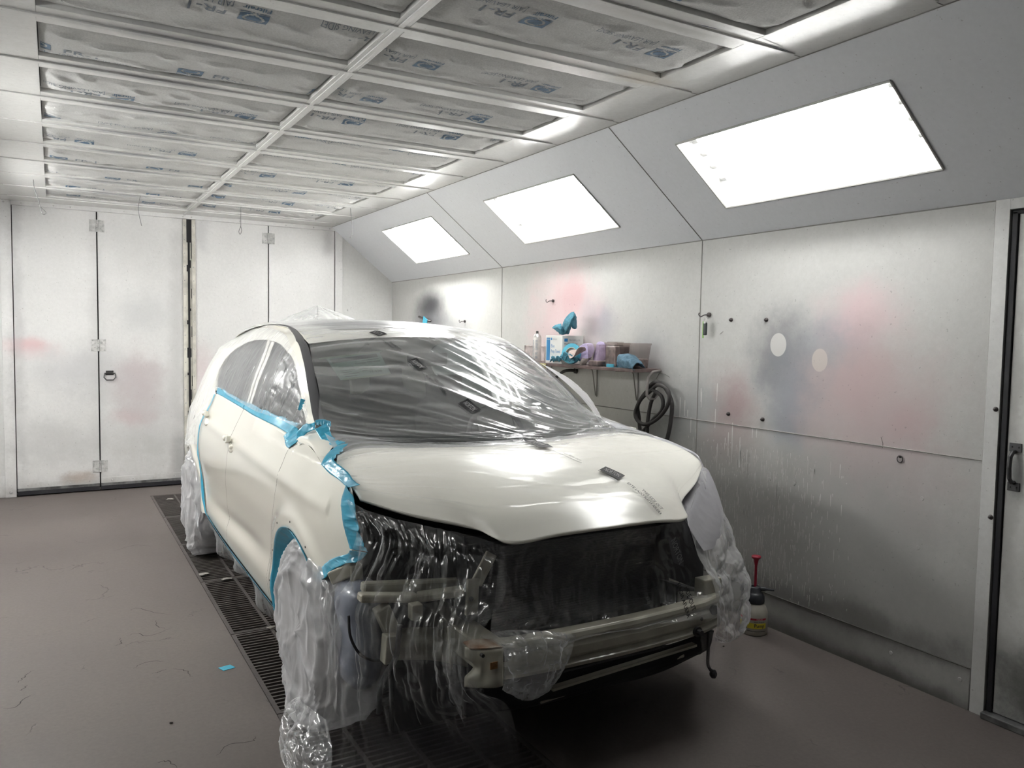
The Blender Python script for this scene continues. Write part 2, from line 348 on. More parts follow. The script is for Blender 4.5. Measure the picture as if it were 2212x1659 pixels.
# floor --------------------------------------------------------------
def floor_mat():
    m, nt, b = new_mat('painted_concrete_floor'); L = nt.links.new
    tc = N(nt, 'ShaderNodeTexCoord')
    n = N(nt, 'ShaderNodeTexNoise'); setin(n, Scale=1.3, Detail=6, Roughness=.6); L(tc.outputs['Object'], n.inputs['Vector'])
    r = N(nt, 'ShaderNodeValToRGB'); e = r.color_ramp.elements; e[0].position = .3; e[0].color = (.090,.074,.068,1); e[1].position = .7; e[1].color = (.130,.112,.102,1)
    L(n.outputs['Fac'], r.inputs['Fac'])
    g = N(nt, 'ShaderNodeTexNoise'); setin(g, Scale=55, Detail=4, Roughness=.7); L(tc.outputs['Object'], g.inputs['Vector'])
    gm = N(nt, 'ShaderNodeMapRange'); setin(gm, From_Min=.3, From_Max=.7, To_Min=.86, To_Max=1.05); L(g.outputs['Fac'], gm.inputs['Value'])
    mg = N(nt, 'ShaderNodeMix', data_type='RGBA', blend_type='MULTIPLY'); mg.inputs[0].default_value = 1; L(r.outputs[0], mg.inputs[6]); L(gm.outputs[0], mg.inputs[7])
    # scale marks and short cracks
    dz = N(nt, 'ShaderNodeTexNoise'); setin(dz, Scale=3.5, Detail=5); L(tc.outputs['Object'], dz.inputs['Vector'])
    ad = N(nt, 'ShaderNodeVectorMath', operation='MULTIPLY_ADD'); L(dz.outputs['Color'], ad.inputs[0]); ad.inputs[1].default_value = (.55,.55,.0); L(tc.outputs['Object'], ad.inputs[2])
    vo = N(nt, 'ShaderNodeTexVoronoi', feature='DISTANCE_TO_EDGE'); setin(vo, Scale=1.9); L(ad.outputs[0], vo.inputs['Vector'])
    cr = N(nt, 'ShaderNodeMapRange'); setin(cr, From_Min=.0, From_Max=.010, To_Min=1, To_Max=0); L(vo.outputs['Distance'], cr.inputs['Value'])
    gt = N(nt, 'ShaderNodeTexNoise'); setin(gt, Scale=2.6, Detail=3); gt.inputs['Scale'].default_value = 2.6; L(tc.outputs['Object'], gt.inputs['Vector'])
    gg = N(nt, 'ShaderNodeMapRange'); setin(gg, From_Min=.55, From_Max=.62, To_Min=0, To_Max=.8); L(gt.outputs['Fac'], gg.inputs['Value'])
    mu = N(nt, 'ShaderNodeMath', operation='MULTIPLY'); L(cr.outputs[0], mu.inputs[0]); L(gg.outputs[0], mu.inputs[1])
    mx = N(nt, 'ShaderNodeMix', data_type='RGBA'); L(mu.outputs[0], mx.inputs[0]); L(mg.outputs[2], mx.inputs[6]); mx.inputs[7].default_value = (.03,.026,.024,1)
    # specks
    sp = N(nt, 'ShaderNodeTexNoise'); setin(sp, Scale=22, Detail=2); L(tc.outputs['Object'], sp.inputs['Vector'])
    s2 = N(nt, 'ShaderNodeMapRange'); setin(s2, From_Min=.74, From_Max=.78, To_Min=0, To_Max=.5); L(sp.outputs['Fac'], s2.inputs['Value'])
    m3 = N(nt, 'ShaderNodeMix', data_type='RGBA'); L(s2.outputs[0], m3.inputs[0]); L(mx.outputs[2], m3.inputs[6]); m3.inputs[7].default_value = (.06,.05,.045,1)
    L(m3.outputs[2], b.inputs['Base Color'])
    rr = N(nt, 'ShaderNodeMapRange'); setin(rr, From_Min=.3, From_Max=.7, To_Min=.55, To_Max=.75); L(n.outputs['Fac'], rr.inputs['Value']); L(rr.outputs[0], b.inputs['Roughness'])
    bp = N(nt, 'ShaderNodeBump'); setin(bp, Strength=.25, Distance=.01); L(dz.outputs['Fac'], bp.inputs['Height'])
    b2 = N(nt, 'ShaderNodeBump'); setin(b2, Strength=.5, Distance=.004); b2.invert = True; L(mu.outputs[0], b2.inputs['Height']); L(bp.outputs[0], b2.inputs['Normal']); L(b2.outputs[0], b.inputs['Normal'])
    return m
M_floor = floor_mat()
GX0, GX1, GY0, GY1 = .783, 1.60, 1.28, 8.28     # grated pit in the floor
fl = MB()
fl.box((XL-.1, YF, -.06), (GX0, YB+.1, 0)); fl.box((GX1, YF, -.06), (XR+.12, YB+.1, 0))
fl.box((GX0, YF, -.06), (GX1, GY0, 0)); fl.box((GX0, GY1, -.06), (GX1, YB+.1, 0))
struct(fl.build('floor', M_floor), 'brown-grey painted concrete floor with fine cracks')
M_pit = mat('pit_black', (.018,.014,.016), .9)  # near-black colour for the inside of the pit
pit = MB().box((GX0-.02, GY0-.02, -.62), (GX1+.02, GY1+.02, -.6))
for a, b_ in (((GX0-.03,GY0,-.6),(GX0-.005,GY1,-.06)), ((GX1+.005,GY0,-.6),(GX1+.03,GY1,-.06)), ((GX0,GY0-.03,-.6),(GX1,GY0-.005,-.06)), ((GX0,GY1+.005,-.6),(GX1,GY1+.03,-.06))): pit.box(a, b_)
struct(pit.build('floor_pit', M_pit), 'dark extraction pit below the floor grates')
M_grate = mat('dusty_grate_steel', (.085,.072,.068), .65, var=.4, vscale=5, bump=.2)
glabels = ['steel floor grate nearest the camera, ahead of the front wheel', 'steel floor grate beneath the wrapped front wheel', 'steel floor grate just behind the wrapped front wheel',
           'steel floor grate beside the middle of the car sill', 'steel floor grate in front of the wrapped rear wheel', 'steel floor grate beside and behind the rear wheel', 'steel floor grate furthest back, nearest the folding doors']
gr0 = thing('floor_grate', (GX0, GY0, 0), glabels[0], 'grate', 'steel grates over the floor pit')
fr = MB(); L_ = 1.0
for a, b_ in (((GX0+.004,.004+GY0,-.035),(GX0+.024,GY0+L_-.004,-.002)), ((GX1-.024,.004+GY0,-.035),(GX1-.004,GY0+L_-.004,-.002)), ((GX0+.024,GY0+.004,-.035),(GX1-.024,GY0+.02,-.002)), ((GX0+.024,GY0+L_-.02,-.035),(GX1-.024,GY0+L_-.004,-.002))): fr.box(a, b_)
fr.build('frame', M_grate, gr0)
for i in range(3):
    x = GX0+.2*(i+1)+.01
    MB().box((x-.008,GY0+.02,-.032),(x+.008,GY0+L_-.02,.001)).build('bar', M_grate, gr0)
sl = MB()
for i in range(27):
    y = GY0+.028+i*(L_-.05)/26.5
    sl.box((GX0+.024,y,-.03),(GX1-.024,y+.011,-.004))
sl.build('slats', M_grate, gr0)
for i in range(1, 7):
    g_ = copy_tree(gr0, (0, i*L_, 0)); g_['label'] = glabels[i]

# walls -----------------------------------------------------------------
def wallbox(name, a, b_, m, lab=None): return struct(MB().box(a, b_).build(name, m), lab)
# right wall with the door opening at y < 1.84
DY1, DY0, DZ = 1.84, .85, 2.155
w = MB().box((XR,DY1,0),(XR+.1,YB+.1,ZT)).box((XR,YF,0),(XR+.1,DY0,ZT)).box((XR,DY0,DZ),(XR+.1,DY1,ZT))
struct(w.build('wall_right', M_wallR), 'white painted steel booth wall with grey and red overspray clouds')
M_wallL = stain_mat('painted_wall_left', (.66,.66,.645), [], rough=.42, mott=.08)
wallbox('wall_left', (XL-.1,YF,0), (XL,YB+.1,ZT), M_wallL)
wallbox('wall_front', (XL-.1,YF-.1,0), (XR+.1,YF,ZC+.1), mat('front_wall_dark', (.16,.16,.165), .6, var=.2, vscale=2))  # unseen wall, coloured dark to keep bounced light off the near floor
wb = MB().box((XL-.1,YB,0),(-.40,YB+.1,ZC+.1)).box((2.83,YB,0),(XR+.1,YB+.1,ZC+.1)).box((-.4,YB+.06,0),(2.83,YB+.1,ZC+.1))
struct(wb.build('wall_back', M_paint), 'white painted steel end wall around the folding doors')
# slopes with lamp openings
SY = [(2.03,3.28), (4.24,5.46), (6.44,7.64)]
def slope(name, xe, xw, lab):
    E = Vector((xe,0,ZC)); Wp = Vector((xw,0,ZT)); d = (Wp-E); Ln = d.length
    def P(s, y, off=0):
        n = Vector((d.z, 0, -d.x)).normalized()
        if n.z > 0: n = -n
        return E+d*s+Vector((0,y,0))-n*off      # off > 0 is behind the panel
    ys = [YF] + [v for a in SY for v in a] + [YB]
    m = MB(); s0, s1 = .245, .765
    def quad(sa, sb, ya, yb):
        q = [P(sa,ya), P(sb,ya), P(sb,yb), P(sa,yb)]; q2 = [P(sa,ya,.02), P(sb,ya,.02), P(sb,yb,.02), P(sa,yb,.02)]
        m.add(q+q2, [(0,1,2,3),(7,6,5,4),(0,4,5,1),(1,5,6,2),(2,6,7,3),(3,7,4,0)])
    quad(0, s0, YF, YB); quad(s1, 1, YF, YB)
    for i in range(0, len(ys), 2): quad(s0, s1, ys[i], ys[i+1])
    return P, s0, s1, struct(m.build(name, M_slope), lab)
PR, s0, s1, _o = slope('wall_slope_right', XER, XR, 'blue-grey sloping light panel along the right wall')
PL, s0, s1, _o = slope('wall_slope_left', XEL, XL, 'blue-grey sloping light panel along the left wall')
TUBES = [emis('lit_tube_%s' % n_, (1.0,.99,.97), TUBE_POWER*f_) for n_, f_ in (('right_near',.44),('right_mid',.50),('right_far',1.30),('left_near',.28),('left_mid',1.25),('left_far',1.35))]
M_refl = mat('lamp_reflector', (.62,.62,.61), .5)
M_gasket = mat('lamp_seal', (.35,.35,.33), .6)
M_pane = glass_mat('lamp_pane', (.96,.97,.97), .04, .4)
def fixture(P, y0, y1, label, M_tube):
    c = P((s0+s1)/2, (y0+y1)/2)
    t = thing('ceiling_light', c, label, 'light', 'fluorescent lights in the sloping panels')
    # housing: open box behind the panel
    D = .13; m = MB()
    a = [P(s0,y0,.021), P(s1,y0,.021), P(s1,y1,.021), P(s0,y1,.021)]; b_ = [P(s0+.05,y0+.04,D), P(s1-.05,y0+.04,D), P(s1-.05,y1-.04,D), P(s0+.05,y1-.04,D)]
    m.add(a+b_, [(0,4,5,1),(1,5,6,2),(2,6,7,3),(3,7,4,0),(4,7,6,5)]); m.build('housing', M_refl, t)
    f = MB(); w_ = .012
    e = [(s0,y0),(s1,y0),(s1,y1),(s0,y1)]
    for i in range(4):
        p0 = P(*e[i], -.003); p1 = P(*e[(i+1)%4], -.003); f.tube([p0,p1], .006, 6)
    f.build('seal', M_gasket, t)
    g = MB(); q = [P(s0+.005,y0+.005,.006),P(s1-.005,y0+.005,.006),P(s1-.005,y1-.005,.006),P(s0+.005,y1-.005,.006)]; g.add(q, [(0,1,2,3)]); g.build('pane', M_pane, t)
    for k in range(4):
        s = s0+(s1-s0)*(.13+.19*k)
        MB().cyl(P(s,y0+.07,.075), P(s,y1-.07,.075), .016, n=12).build('tube', M_tube, t, smooth=False)
        for ya_, yb_ in ((y1-.07,y1-.03),(y0+.07,y0+.03)): MB().cyl(P(s,ya_,.075), P(s,yb_,.075), .017, n=12).build('tube_holder', M_bolt, t)
    return t
for i, (a, b_) in enumerate(SY):
    fixture(PR, a, b_, ['bright rectangular light nearest the camera in right sloping panel, largest of three', 'bright light in the middle of the right sloping panel', 'bright light furthest back in right sloping panel, smallest of three'][i], TUBES[i])
    fixture(PL, a, b_, ['bright light on the left sloping panel nearest the camera', 'bright light in the middle of the left sloping panel', 'bright light furthest back on the left sloping panel'][i], TUBES[3+i])
# seams on the right wall and slope
def seam(name, pts, r=.003, m=None, parent=None):
    o = MB().tube(pts, r, 6).build(name, m or M_seam, parent); o['kind'] = 'structure'; return o
n_ = 1
for y in (3.643, 6.134):
    seam('trim_%d'%n_, [(XR-.0005,y,0), (XR-.0005,y,ZT), PR(1,y,-.0005), PR(0,y,-.0005)], .0035); n_ += 1
for z, ya, yb in ((1.10, 1.90, YB), (ZT, 1.9, YB)):
    seam('trim_%d'%n_, [(XR-.0005,ya,z), (XR-.0005,yb,z)], .0035); n_ += 1
seam('trim_%d'%n_, [(XR-.0005,1.90,0),(XR-.0005,1.90,ZT)], .003); n_ += 1
seam('trim_%d'%n_, [(XER,YF,ZC-.0005),(XER,YB,ZC-.0005)], .003); n_ += 1
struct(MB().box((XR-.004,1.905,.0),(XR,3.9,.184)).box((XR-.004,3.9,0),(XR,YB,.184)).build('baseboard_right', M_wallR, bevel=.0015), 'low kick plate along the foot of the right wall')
M_scuff = mat('seam_grime', (.07,.068,.06), .8)
seam('trim_%d'%n_, [(XR-.004,1.905,.186),(XR-.004,YB,.186)], .0035, M_scuff); n_ += 1

# right-hand service door
d5 = MB().box((XR+.012,DY0+.02,.03),(XR+.05,DY1-.03,DZ-.02))
M_door5 = stain_mat('service_door_paint', (.74,.74,.72), [((XR,1.80,1.2),(.3,.07,1.6),(.25,.25,.24),.5,.6), ((XR,1.6,.15),(.3,.4,.3),(.07,.07,.065),.85,.4), ((XR,1.76,1.08),(.3,.05,.16),(.12,.12,.12),.8,.4), ((XR,1.5,.6),(.3,.4,.4),(.35,.34,.32),.5,.5)], rough=.4, mott=.1)
do5 = struct(d5.build('door_5', M_door5, bevel=.003), 'white painted service door with pull handle at the right edge')
MB().box((XR+.055,DY0,0),(XR+.09,DY1,DZ)).build('door_seal', M_dark, do5)
g = MB().box((XR+.003,DY1-.028,.03),(XR+.012,DY1-.006,DZ-.01)); g.box((XR+.003,DY0,DZ-.02),(XR+.012,DY1-.006,DZ-.006)); g.build('gasket', M_dark, do5, bevel=.002)
hd = MB(); hp = Vector((XR+.012, 1.775, 1.09))
hd.tube([hp+Vector((0,0,.065)), hp+Vector((-.022,0,.062)), hp+Vector((-.034,.002,.045)), hp+Vector((-.037,.003,0)), hp+Vector((-.034,.002,-.045)), hp+Vector((-.022,0,-.062)), hp+Vector((0,0,-.065))], .0085, 10)
for s in (-1,1):
    hd.obox(hp+Vector((-.002,0,s*.082)), (.003,0,0), (0,.024,0), (0,0,.018))
    for q in (-1,1): hd.cyl(hp+Vector((-.003,q*.013,s*.084)), hp+Vector((-.009,q*.013,s*.084)), .005, .003, 8)
hd.build('door_handle', M_darksteel, do5, smooth=False, bevel=.001)
struct(MB().box((XR-.006,DY1,0),(XR,1.899,ZT)).box((XR-.006,DY0-.1,DZ),(XR,DY1,ZT)).box((XR-.006,DY0-.1,0),(XR,DY0,DZ)).build('trim_%d'%n_, M_paint, bevel=.001), 'white steel frame of the service door'); n_ += 1
struct(MB().box((XR-.03,DY0,-.0),(XR+.05,DY1,.028)).build('trim_%d'%n_, M_grime, bevel=.004), 'grimy door sill at the lower right corner'); n_ += 1

# ceiling -----------------------------------------------------------------
FX0, FXD0, FXD1, FX1 = -.038, 1.140, 1.203, 2.400
P0, PP, PL_ = 3.018, .6096, .437
rows = range(-2, 9)
c = MB()
c.box((XEL-.02,YF,ZC),(FX0,YB,ZC+.03)); c.box((FX1,YF,ZC),(XER+.02,YB,ZC+.03)); c.box((FXD0,YF,ZC),(FXD1,YB,ZC+.03))
prev = YF
for k in rows:
    y0 = P0+PP*k; c.box((FX0,prev,ZC),(FXD0,y0,ZC+.03)); c.box((FXD1,prev,ZC),(FX1,y0,ZC+.03)); prev = y0+PL_
c.box((FX0,prev,ZC),(FXD0,YB,ZC+.03)); c.box((FXD1,prev,ZC),(FX1,YB,ZC+.03))
ceilo = struct(c.build('ceiling', M_ceil, bevel=.002), 'white sheet steel ceiling grid holding filter pads')
struct(MB().box((XL-.2,YF-.1,ZC+.28),(XR+.2,YB+.1,ZC+.3)).build('ceiling_plenum', M_dark), 'dark plenum above the filter pads')
rb = MB()
for k in list(rows)+[9]:
    y1 = P0+PP*k; ym = y1-(PP-PL_)/2
    rb.box((FX0-.3,ym-.018,ZC-.007),(FX1+.25,ym+.012,ZC))
    rb.box((XEL,ym-.0015,ZC-.0015),(XER,ym+.0015,ZC+.001), 1)
rb.box((FXD0+.02,YF,ZC-.006),(FXD1-.022,YB,ZC))
struct(rb.build('ceiling_rib', [M_ceil, M_seam], bevel=.0015), 'raised ribs of the ceiling grid')
bl = MB(); M_chip = mat('blue_black_scuff', (.03,.032,.06), .7)
for (px0,py0,px1,py1,wd) in ((1340,8,1385,17,.006),(1505,52,1555,64,.012),(1640,88,1705,114,.008),(1665,97,1718,116,.006)):
    a = onz(px0,py0,ZC-.0065); b_ = onz(px1,py1,ZC-.0065); d = (b_-a); pn = Vector((-d.y,d.x,0)).normalized()*wd
    pts = []
    for i in range(7):
        t = i/6; k = math.sin(PI*t)*(.5+.5*random.random()); pts.append((a+d*t+pn*k*.5, a+d*t-pn*k*.5))
    V = [p[0] for p in pts]+[p[1] for p in pts]; bl.add(V, [(i,i+1,i+8,i+7) for i in range(6)])
o = bl.build('paint_chips', M_chip, ceilo); o['kind'] = 'stuff'

# filter pads -----------------------------------------------------------------
def felt_mat():
    m, nt, b = new_mat('filter_felt'); L = nt.links.new; b.inputs['Roughness'].default_value = .95; b.inputs['Specular IOR Level'].default_value = .1
    tc = N(nt, 'ShaderNodeTexCoord'); n = N(nt, 'ShaderNodeTexNoise'); setin(n, Scale=120, Detail=5, Roughness=.75); L(tc.outputs['Object'], n.inputs['Vector'])
    r = N(nt, 'ShaderNodeValToRGB'); e = r.color_ramp.elements; e[0].position=.3; e[0].color=(.46,.46,.455,1); e[1].position=.7; e[1].color=(.64,.64,.63,1); L(n.outputs['Fac'], r.inputs['Fac'])
    n2 = N(nt, 'ShaderNodeTexNoise'); setin(n2, Scale=3, Detail=4); L(tc.outputs['Object'], n2.inputs['Vector'])
    mr = N(nt, 'ShaderNodeMapRange'); setin(mr, From_Min=.3, From_Max=.7, To_Min=.86, To_Max=1.06); L(n2.outputs['Fac'], mr.inputs['Value'])
    mg = N(nt, 'ShaderNodeMix', data_type='RGBA', blend_type='MULTIPLY'); mg.inputs[0].default_value = 1; L(r.outputs[0], mg.inputs[6]); L(mr.outputs[0], mg.inputs[7]); L(mg.outputs[2], b.inputs['Base Color'])
    bp = N(nt, 'ShaderNodeBump'); setin(bp, Strength=.5, Distance=.004); L(n.outputs['Fac'], bp.inputs['Height']); L(bp.outputs[0], b.inputs['Normal'])
    return m
M_felt = felt_mat(); M_ink = mat('filter_ink', (.13,.20,.29), .8, var=.35, vscale=30); M_ink2 = mat('faded_ink', (.23,.26,.30), .85, var=.3, vscale=40)
ordn = ['nearest the camera','second from the camera','third from the camera','fourth from the camera','fifth from the camera','sixth from the camera','seventh from the camera','fourth from the back doors','third from the back doors','second from the back doors','nearest the back doors']
# dimple: the felt is pinched upward at scattered stitches, small crescents below
def pad_surface(x0, x1, y0, y1, seed):
    r = np.random.default_rng(seed); nx, ny = 110, 40
    X, Y = np.meshgrid(np.linspace(x0,x1,nx), np.linspace(y0,y1,ny), indexing='ij')
    u = (X-x0)/(x1-x0); v = (Y-y0)/(y1-y0)
    edge = np.minimum(1, 14*np.minimum(u,1-u)*(x1-x0)) * np.minimum(1, 14*np.minimum(v,1-v)*(y1-y0))
    Z = ZC+.020 - .020*np.sqrt(np.clip(edge,0,1))*(.55+.45*np.sin(PI*v)) - .006*(fbm(X*5+seed,Y*5,seed)-.5)
    for i in range(9):
        for j in range(2):
            cx = x0+(i+.5+r.uniform(-.3,.3))*(x1-x0)/9; cy = y0+(j+.5+r.uniform(-.25,.25))*(y1-y0)/2
            ang = r.uniform(-.4,.7); dx = (X-cx)*math.cos(ang)+(Y-cy)*math.sin(ang); dy = -(X-cx)*math.sin(ang)+(Y-cy)*math.cos(ang)
            w1 = r.uniform(.035,.065); a = r.uniform(.006,.013)
            g = np.exp(-(dx/w1)**2); Z = Z - a*g*np.where(dy>0, np.exp(-(dy/.045)**2), np.exp(-(dy/.009)**2)) 
    return X, Y, np.maximum(Z, ZC-.013)
def pad(col, k, idx):
    x0, x1 = (FX0+.003, FXD0-.003) if col == 0 else (FXD1+.003, FX1-.003)
    y0 = P0+PP*k+.003; y1 = y0+PL_-.006
    lab = 'white printed ceiling filter pad in the %s column, row %s' % (['left','right'][col], ordn[idx])
    t = thing('ceiling_filter', ((x0+x1)/2, (y0+y1)/2, ZC+.02), lab, 'air filter', 'filter pads in the ceiling grid')
    X, Y, Z = pad_surface(x0, x1, y0, y1, 31*idx+7*col)
    MB().grid(np.stack([X,Y,Z],2)).build('pad', M_felt, t, smooth=True)
    def surfz(x, y):
        i = min(max((x-x0)/(x1-x0)*109,0),109); j = min(max((y-y0)/(y1-y0)*39,0),39)
        i0 = min(int(i),108); j0 = min(int(j),38); fi, fj = i-i0, j-j0
        return (Z[i0,j0]*(1-fi)+Z[i0+1,j0]*fi)*(1-fj)+(Z[i0,j0+1]*(1-fi)+Z[i0+1,j0+1]*fi)*fj
    up = UPR[(col, k)]                                   # print reads upright (+x) or turned round (-x)
    sx = 1 if up else -1
    def place(mb, V2, F2, ox, oy, sc):
        P = []; keep = []
        for p in V2:
            x = ox+sx*p[0]*sc; y = oy-sx*p[1]*sc
            P.append((x, y))
        ok = [x0+.004 < p[0] < x1-.004 and y0+.004 < p[1] < y1-.004 for p in P]
        F = [f for f in F2 if all(ok[i] for i in f)]
        if not F: return
        mb.add([(p[0], p[1], surfz(*p)-.0012) for p in P], F)
    per = .605
    first, vpos = PH[(col, k)]
    yy = y0+vpos*(y1-y0)
    for q in range(-1, 4):
        ox = first+q*per if up else first-q*per
        lg = MB(); tx = MB()
        # logo block: blue rectangle cut by a pale ring, fine web and wordmark below
        V2, F2 = [], []
        nx, ny = 34, 22
        for j in range(ny+1):
            for i in range(nx+1): V2.append((i/nx*.108, j/ny*.112))
        for j in range(ny):
            for i in range(nx):
                cx = (i+.5)/nx; cy = (j+.5)/ny
                e = math.hypot((cx-.5)/.36, (cy-.68)/.25)
                ring = .82 < e < 1.08
                web = cy < .42 and (abs(cx-(.5+.9*(.42-cy)))<.03 or abs(cx-(.5-.9*(.42-cy)))<.03 or abs(cx-.5)<.02 or .33<cy<.36)
                if ring or web or (.2 < cy < .27): continue
                if cy < .2: continue
                a = j*(nx+1)+i; F2.append((a,a+1,a+nx+2,a+nx+1))
        place(lg, V2, F2, ox, yy, 1.0)
        v, f = text_mesh('Filtrair', 1, bold=.02); w0 = max(p[0] for p in v)
        place(lg, [(p[0]*.106/w0, p[1]*.036-.008) for p in v], f, ox, yy, 1)
        v, f = text_mesh('FR-1', 1, bold=.01); w0 = max(p[0] for p in v)
        place(tx, [(.150+p[0]*.135/w0, .040+p[1]*.078) for p in v], f, ox, yy, 1)
        v, f = text_mesh('[AIR LEAVING SIDE]', 1); w0 = max(p[0] for p in v)
        place(tx, [(.135+p[0]*.285/w0, -.014+p[1]*.048) for p in v], f, ox, yy, 1)
        if lg.v: lg.build('printed_logo', M_ink, t)
        if tx.v: tx.build('printed_text', M_ink2, t)
# which rows read upright, where the first logo sits (x) and how far across the pad (0 near camera .. 1 far)
UPR = {}; PH = {}
for k in rows:
    UPR[(0,k)] = k in (1,5,6,7,8); UPR[(1,k)] = k in (3,4)
    PH[(0,k)] = (.05, .6); PH[(1,k)] = (1.3, .6)
def setp(col, k, px, py, up):
    p = onz(px, py, ZC); y0 = P0+PP*k; UPR[(col,k)] = up; sg = 1 if up else -1; PH[(col,k)] = (p.x-sg*.054, min(max((p.y+sg*.056-y0)/PL_, .10), .90))
for a in ((0,0,550,35,0),(0,1,403,172,1),(0,2,265,212,0),(0,3,360,288,0),(0,4,405,332,0),(0,5,328,372,1),(0,6,232,414,1),(0,7,155,423,1),(0,8,320,437,1),
          (1,-1,1432,112,0),(1,0,925,140,0),(1,1,805,215,0),(1,2,1045,262,0),(1,3,678,284,1),(1,4,750,348,1),(1,5,780,382,0),(1,6,670,404,0),(1,7,640,430,0),(1,8,612,448,0)):
    setp(*a)
for idx, k in enumerate(rows):
    pad(0, k, idx)
    pad(1, k, idx)

# folding doors -----------------------------------------------------------------
ZD = 2.735
Dx = [(-.318,.374),(.386,1.158),(1.278,2.012),(2.024,2.742)]
doors = []
for i, (a, b_) in enumerate(Dx):
    o = struct(MB().box((a,YB,.055),(b_,YB+.045,ZD)).build('door_%d'%(i+1), M_back, bevel=.002), 'white painted steel leaf of the folding booth doors')
    doors.append(o)
    s = MB().box((a,YB-.012,.05),(b_,YB,.075)).box((a,YB-.006,.075),(b_,YB,.13),1).box((a+.002,YB-.02,.012),(b_-.002,YB+.02,.05),2)
    for q in range(4): s.cyl((a+(b_-a)*(q+.5)/4,YB-.006,.1),(a+(b_-a)*(q+.5)/4,YB-.011,.1),.008,.006,10,mi=1)
    s.build('bottom_seal', [M_grime, M_back, M_dark], o)
M_hinge = mat('painted_hinge', (.56,.56,.55), .4, var=.38, vscale=26)
def hinge(xc, z, parent):
    h = MB(); h.box((xc-.066,YB-.005,z-.058),(xc-.008,YB,z+.058)); h.box((xc+.008,YB-.005,z-.058),(xc+.066,YB,z+.058))
    for k in range(3): h.cyl((xc,YB-.009,z-.058+k*.039),(xc,YB-.009,z-.058+k*.039+.036),.010,n=12)
    for s in (-1,1):
        for (dx,dz) in ((.05,.046),(.03,.023),(.055,.002),(.03,-.022),(.052,-.046)): h.cyl((xc+s*dx,YB-.005,z+dz),(xc+s*dx,YB-.0095,z+dz),.0065,.005,8)
    return h.build('hinge', M_hinge, parent, bevel=.0008)
for z in (2.60, 1.44, .245): hinge(.380, z, doors[0])
for z in (2.60, 1.40, .245): hinge(2.018, z, doors[2])
hb = MB(); hc = Vector((.475, YB, 1.135))
hb.box(hc+Vector((-.034,-.004,.012)), hc+Vector((.034,0,.055))); hb.tube([hc+Vector((-.045,-.012,.028)), hc+Vector((-.052,-.022,-.01)), hc+Vector((-.03,-.028,-.036)), hc+Vector((.03,-.028,-.036)), hc+Vector((.052,-.022,-.01)), hc+Vector((.045,-.012,.028)), hc+Vector((-.045,-.012,.028))], .006, 8)
hb.box(hc+Vector((-.048,-.014,.02)), hc+Vector((.048,-.004,.034)))
for s in (-1,1): hb.cyl(hc+Vector((s*.02,-.004,.045)), hc+Vector((s*.02,-.009,.045)), .006, n=8)
hb.build('door_handle', M_darksteel, doors[1], bevel=.0008)
# meeting flanges, riveted, with black rubber between
M_cream = mat('aged_strip', (.60,.58,.52), .5, var=.35, vscale=9)
for (a, b_, dr) in ((1.158,1.192,1),(1.244,1.278,2)):
    f = MB().box((a,YB-.014,.05),(b_,YB+.02,ZD-.004)); x = (a+b_)/2
    for k in range(19): f.cyl((x,YB-.014,.15+k*.14),(x,YB-.019,.15+k*.14),.0075,.005,8,mi=1)
    f.build('flange', [M_cream, M_hinge], doors[dr], bevel=.001)
MB().box((1.192,YB+.012,.02),(1.244,YB+.02,ZD)).build('rubber_seal', M_dark, doors[1])
sm = MB()
r_ = random.Random(3)
for (xa, wa) in ((1.2,.006),(1.232,.005),(1.24,.004)):
    z = .1
    while z < 2.35:
        h_ = r_.uniform(.15,.5); sm.box((xa-wa,YB+.008,z),(xa+wa,YB+.012,min(z+h_,2.5))); z += h_+r_.uniform(.02,.12)
o = sm.build('paint_smears', M_cream, doors[1]); o['kind'] = 'stuff'
for xg in (.380, 2.018, -.323, 2.747):
    MB().box((xg-.006,YB+.03,.03),(xg+.006,YB+.05,ZD)).build('gap_seal', M_dark, doors[0] if xg < 1 else doors[2])
# door frame
f = MB().box((-.415,YB-.02,0),(-.325,YB+.06,ZC)).box((2.75,YB-.02,0),(2.832,YB+.06,ZC)).box((-.325,YB-.03,ZD),(2.75,YB+.06,ZC))
for x in (-.38,-.24,-.1,.02,.16,.62,1.16,1.24,1.72,2.2,2.5,2.68): f.cyl((x,YB-.03,ZC-.02),(x,YB-.036,ZC-.02),.009,.006,10,mi=1)
for x in (-.37,2.79): f.cyl((x,YB-.02,.05),(x,YB-.028,.05),.014,.011,10,mi=1)
struct(f.build('trim_%d'%n_, [M_back, M_bolt], bevel=.002), 'white steel frame around the folding doors'); n_ += 1
struct(MB().box((-.62,YB-.006,.0),(-.35,YB,.21)).build('trim_%d'%n_, M_back, bevel=.004), 'patch plate at the foot of the end wall, far left'); n_ += 1
b_ = MB()
for (x,z) in ((2.90,1.86),(2.94,1.885)):
    b_.lathe((x,YB,z), [(.0,-.004),(.008,-.004),(.011,0)], 12, (0,1,0))
struct(b_.build('trim_%d'%n_, M_bolt), 'two small bolt heads on the end wall')
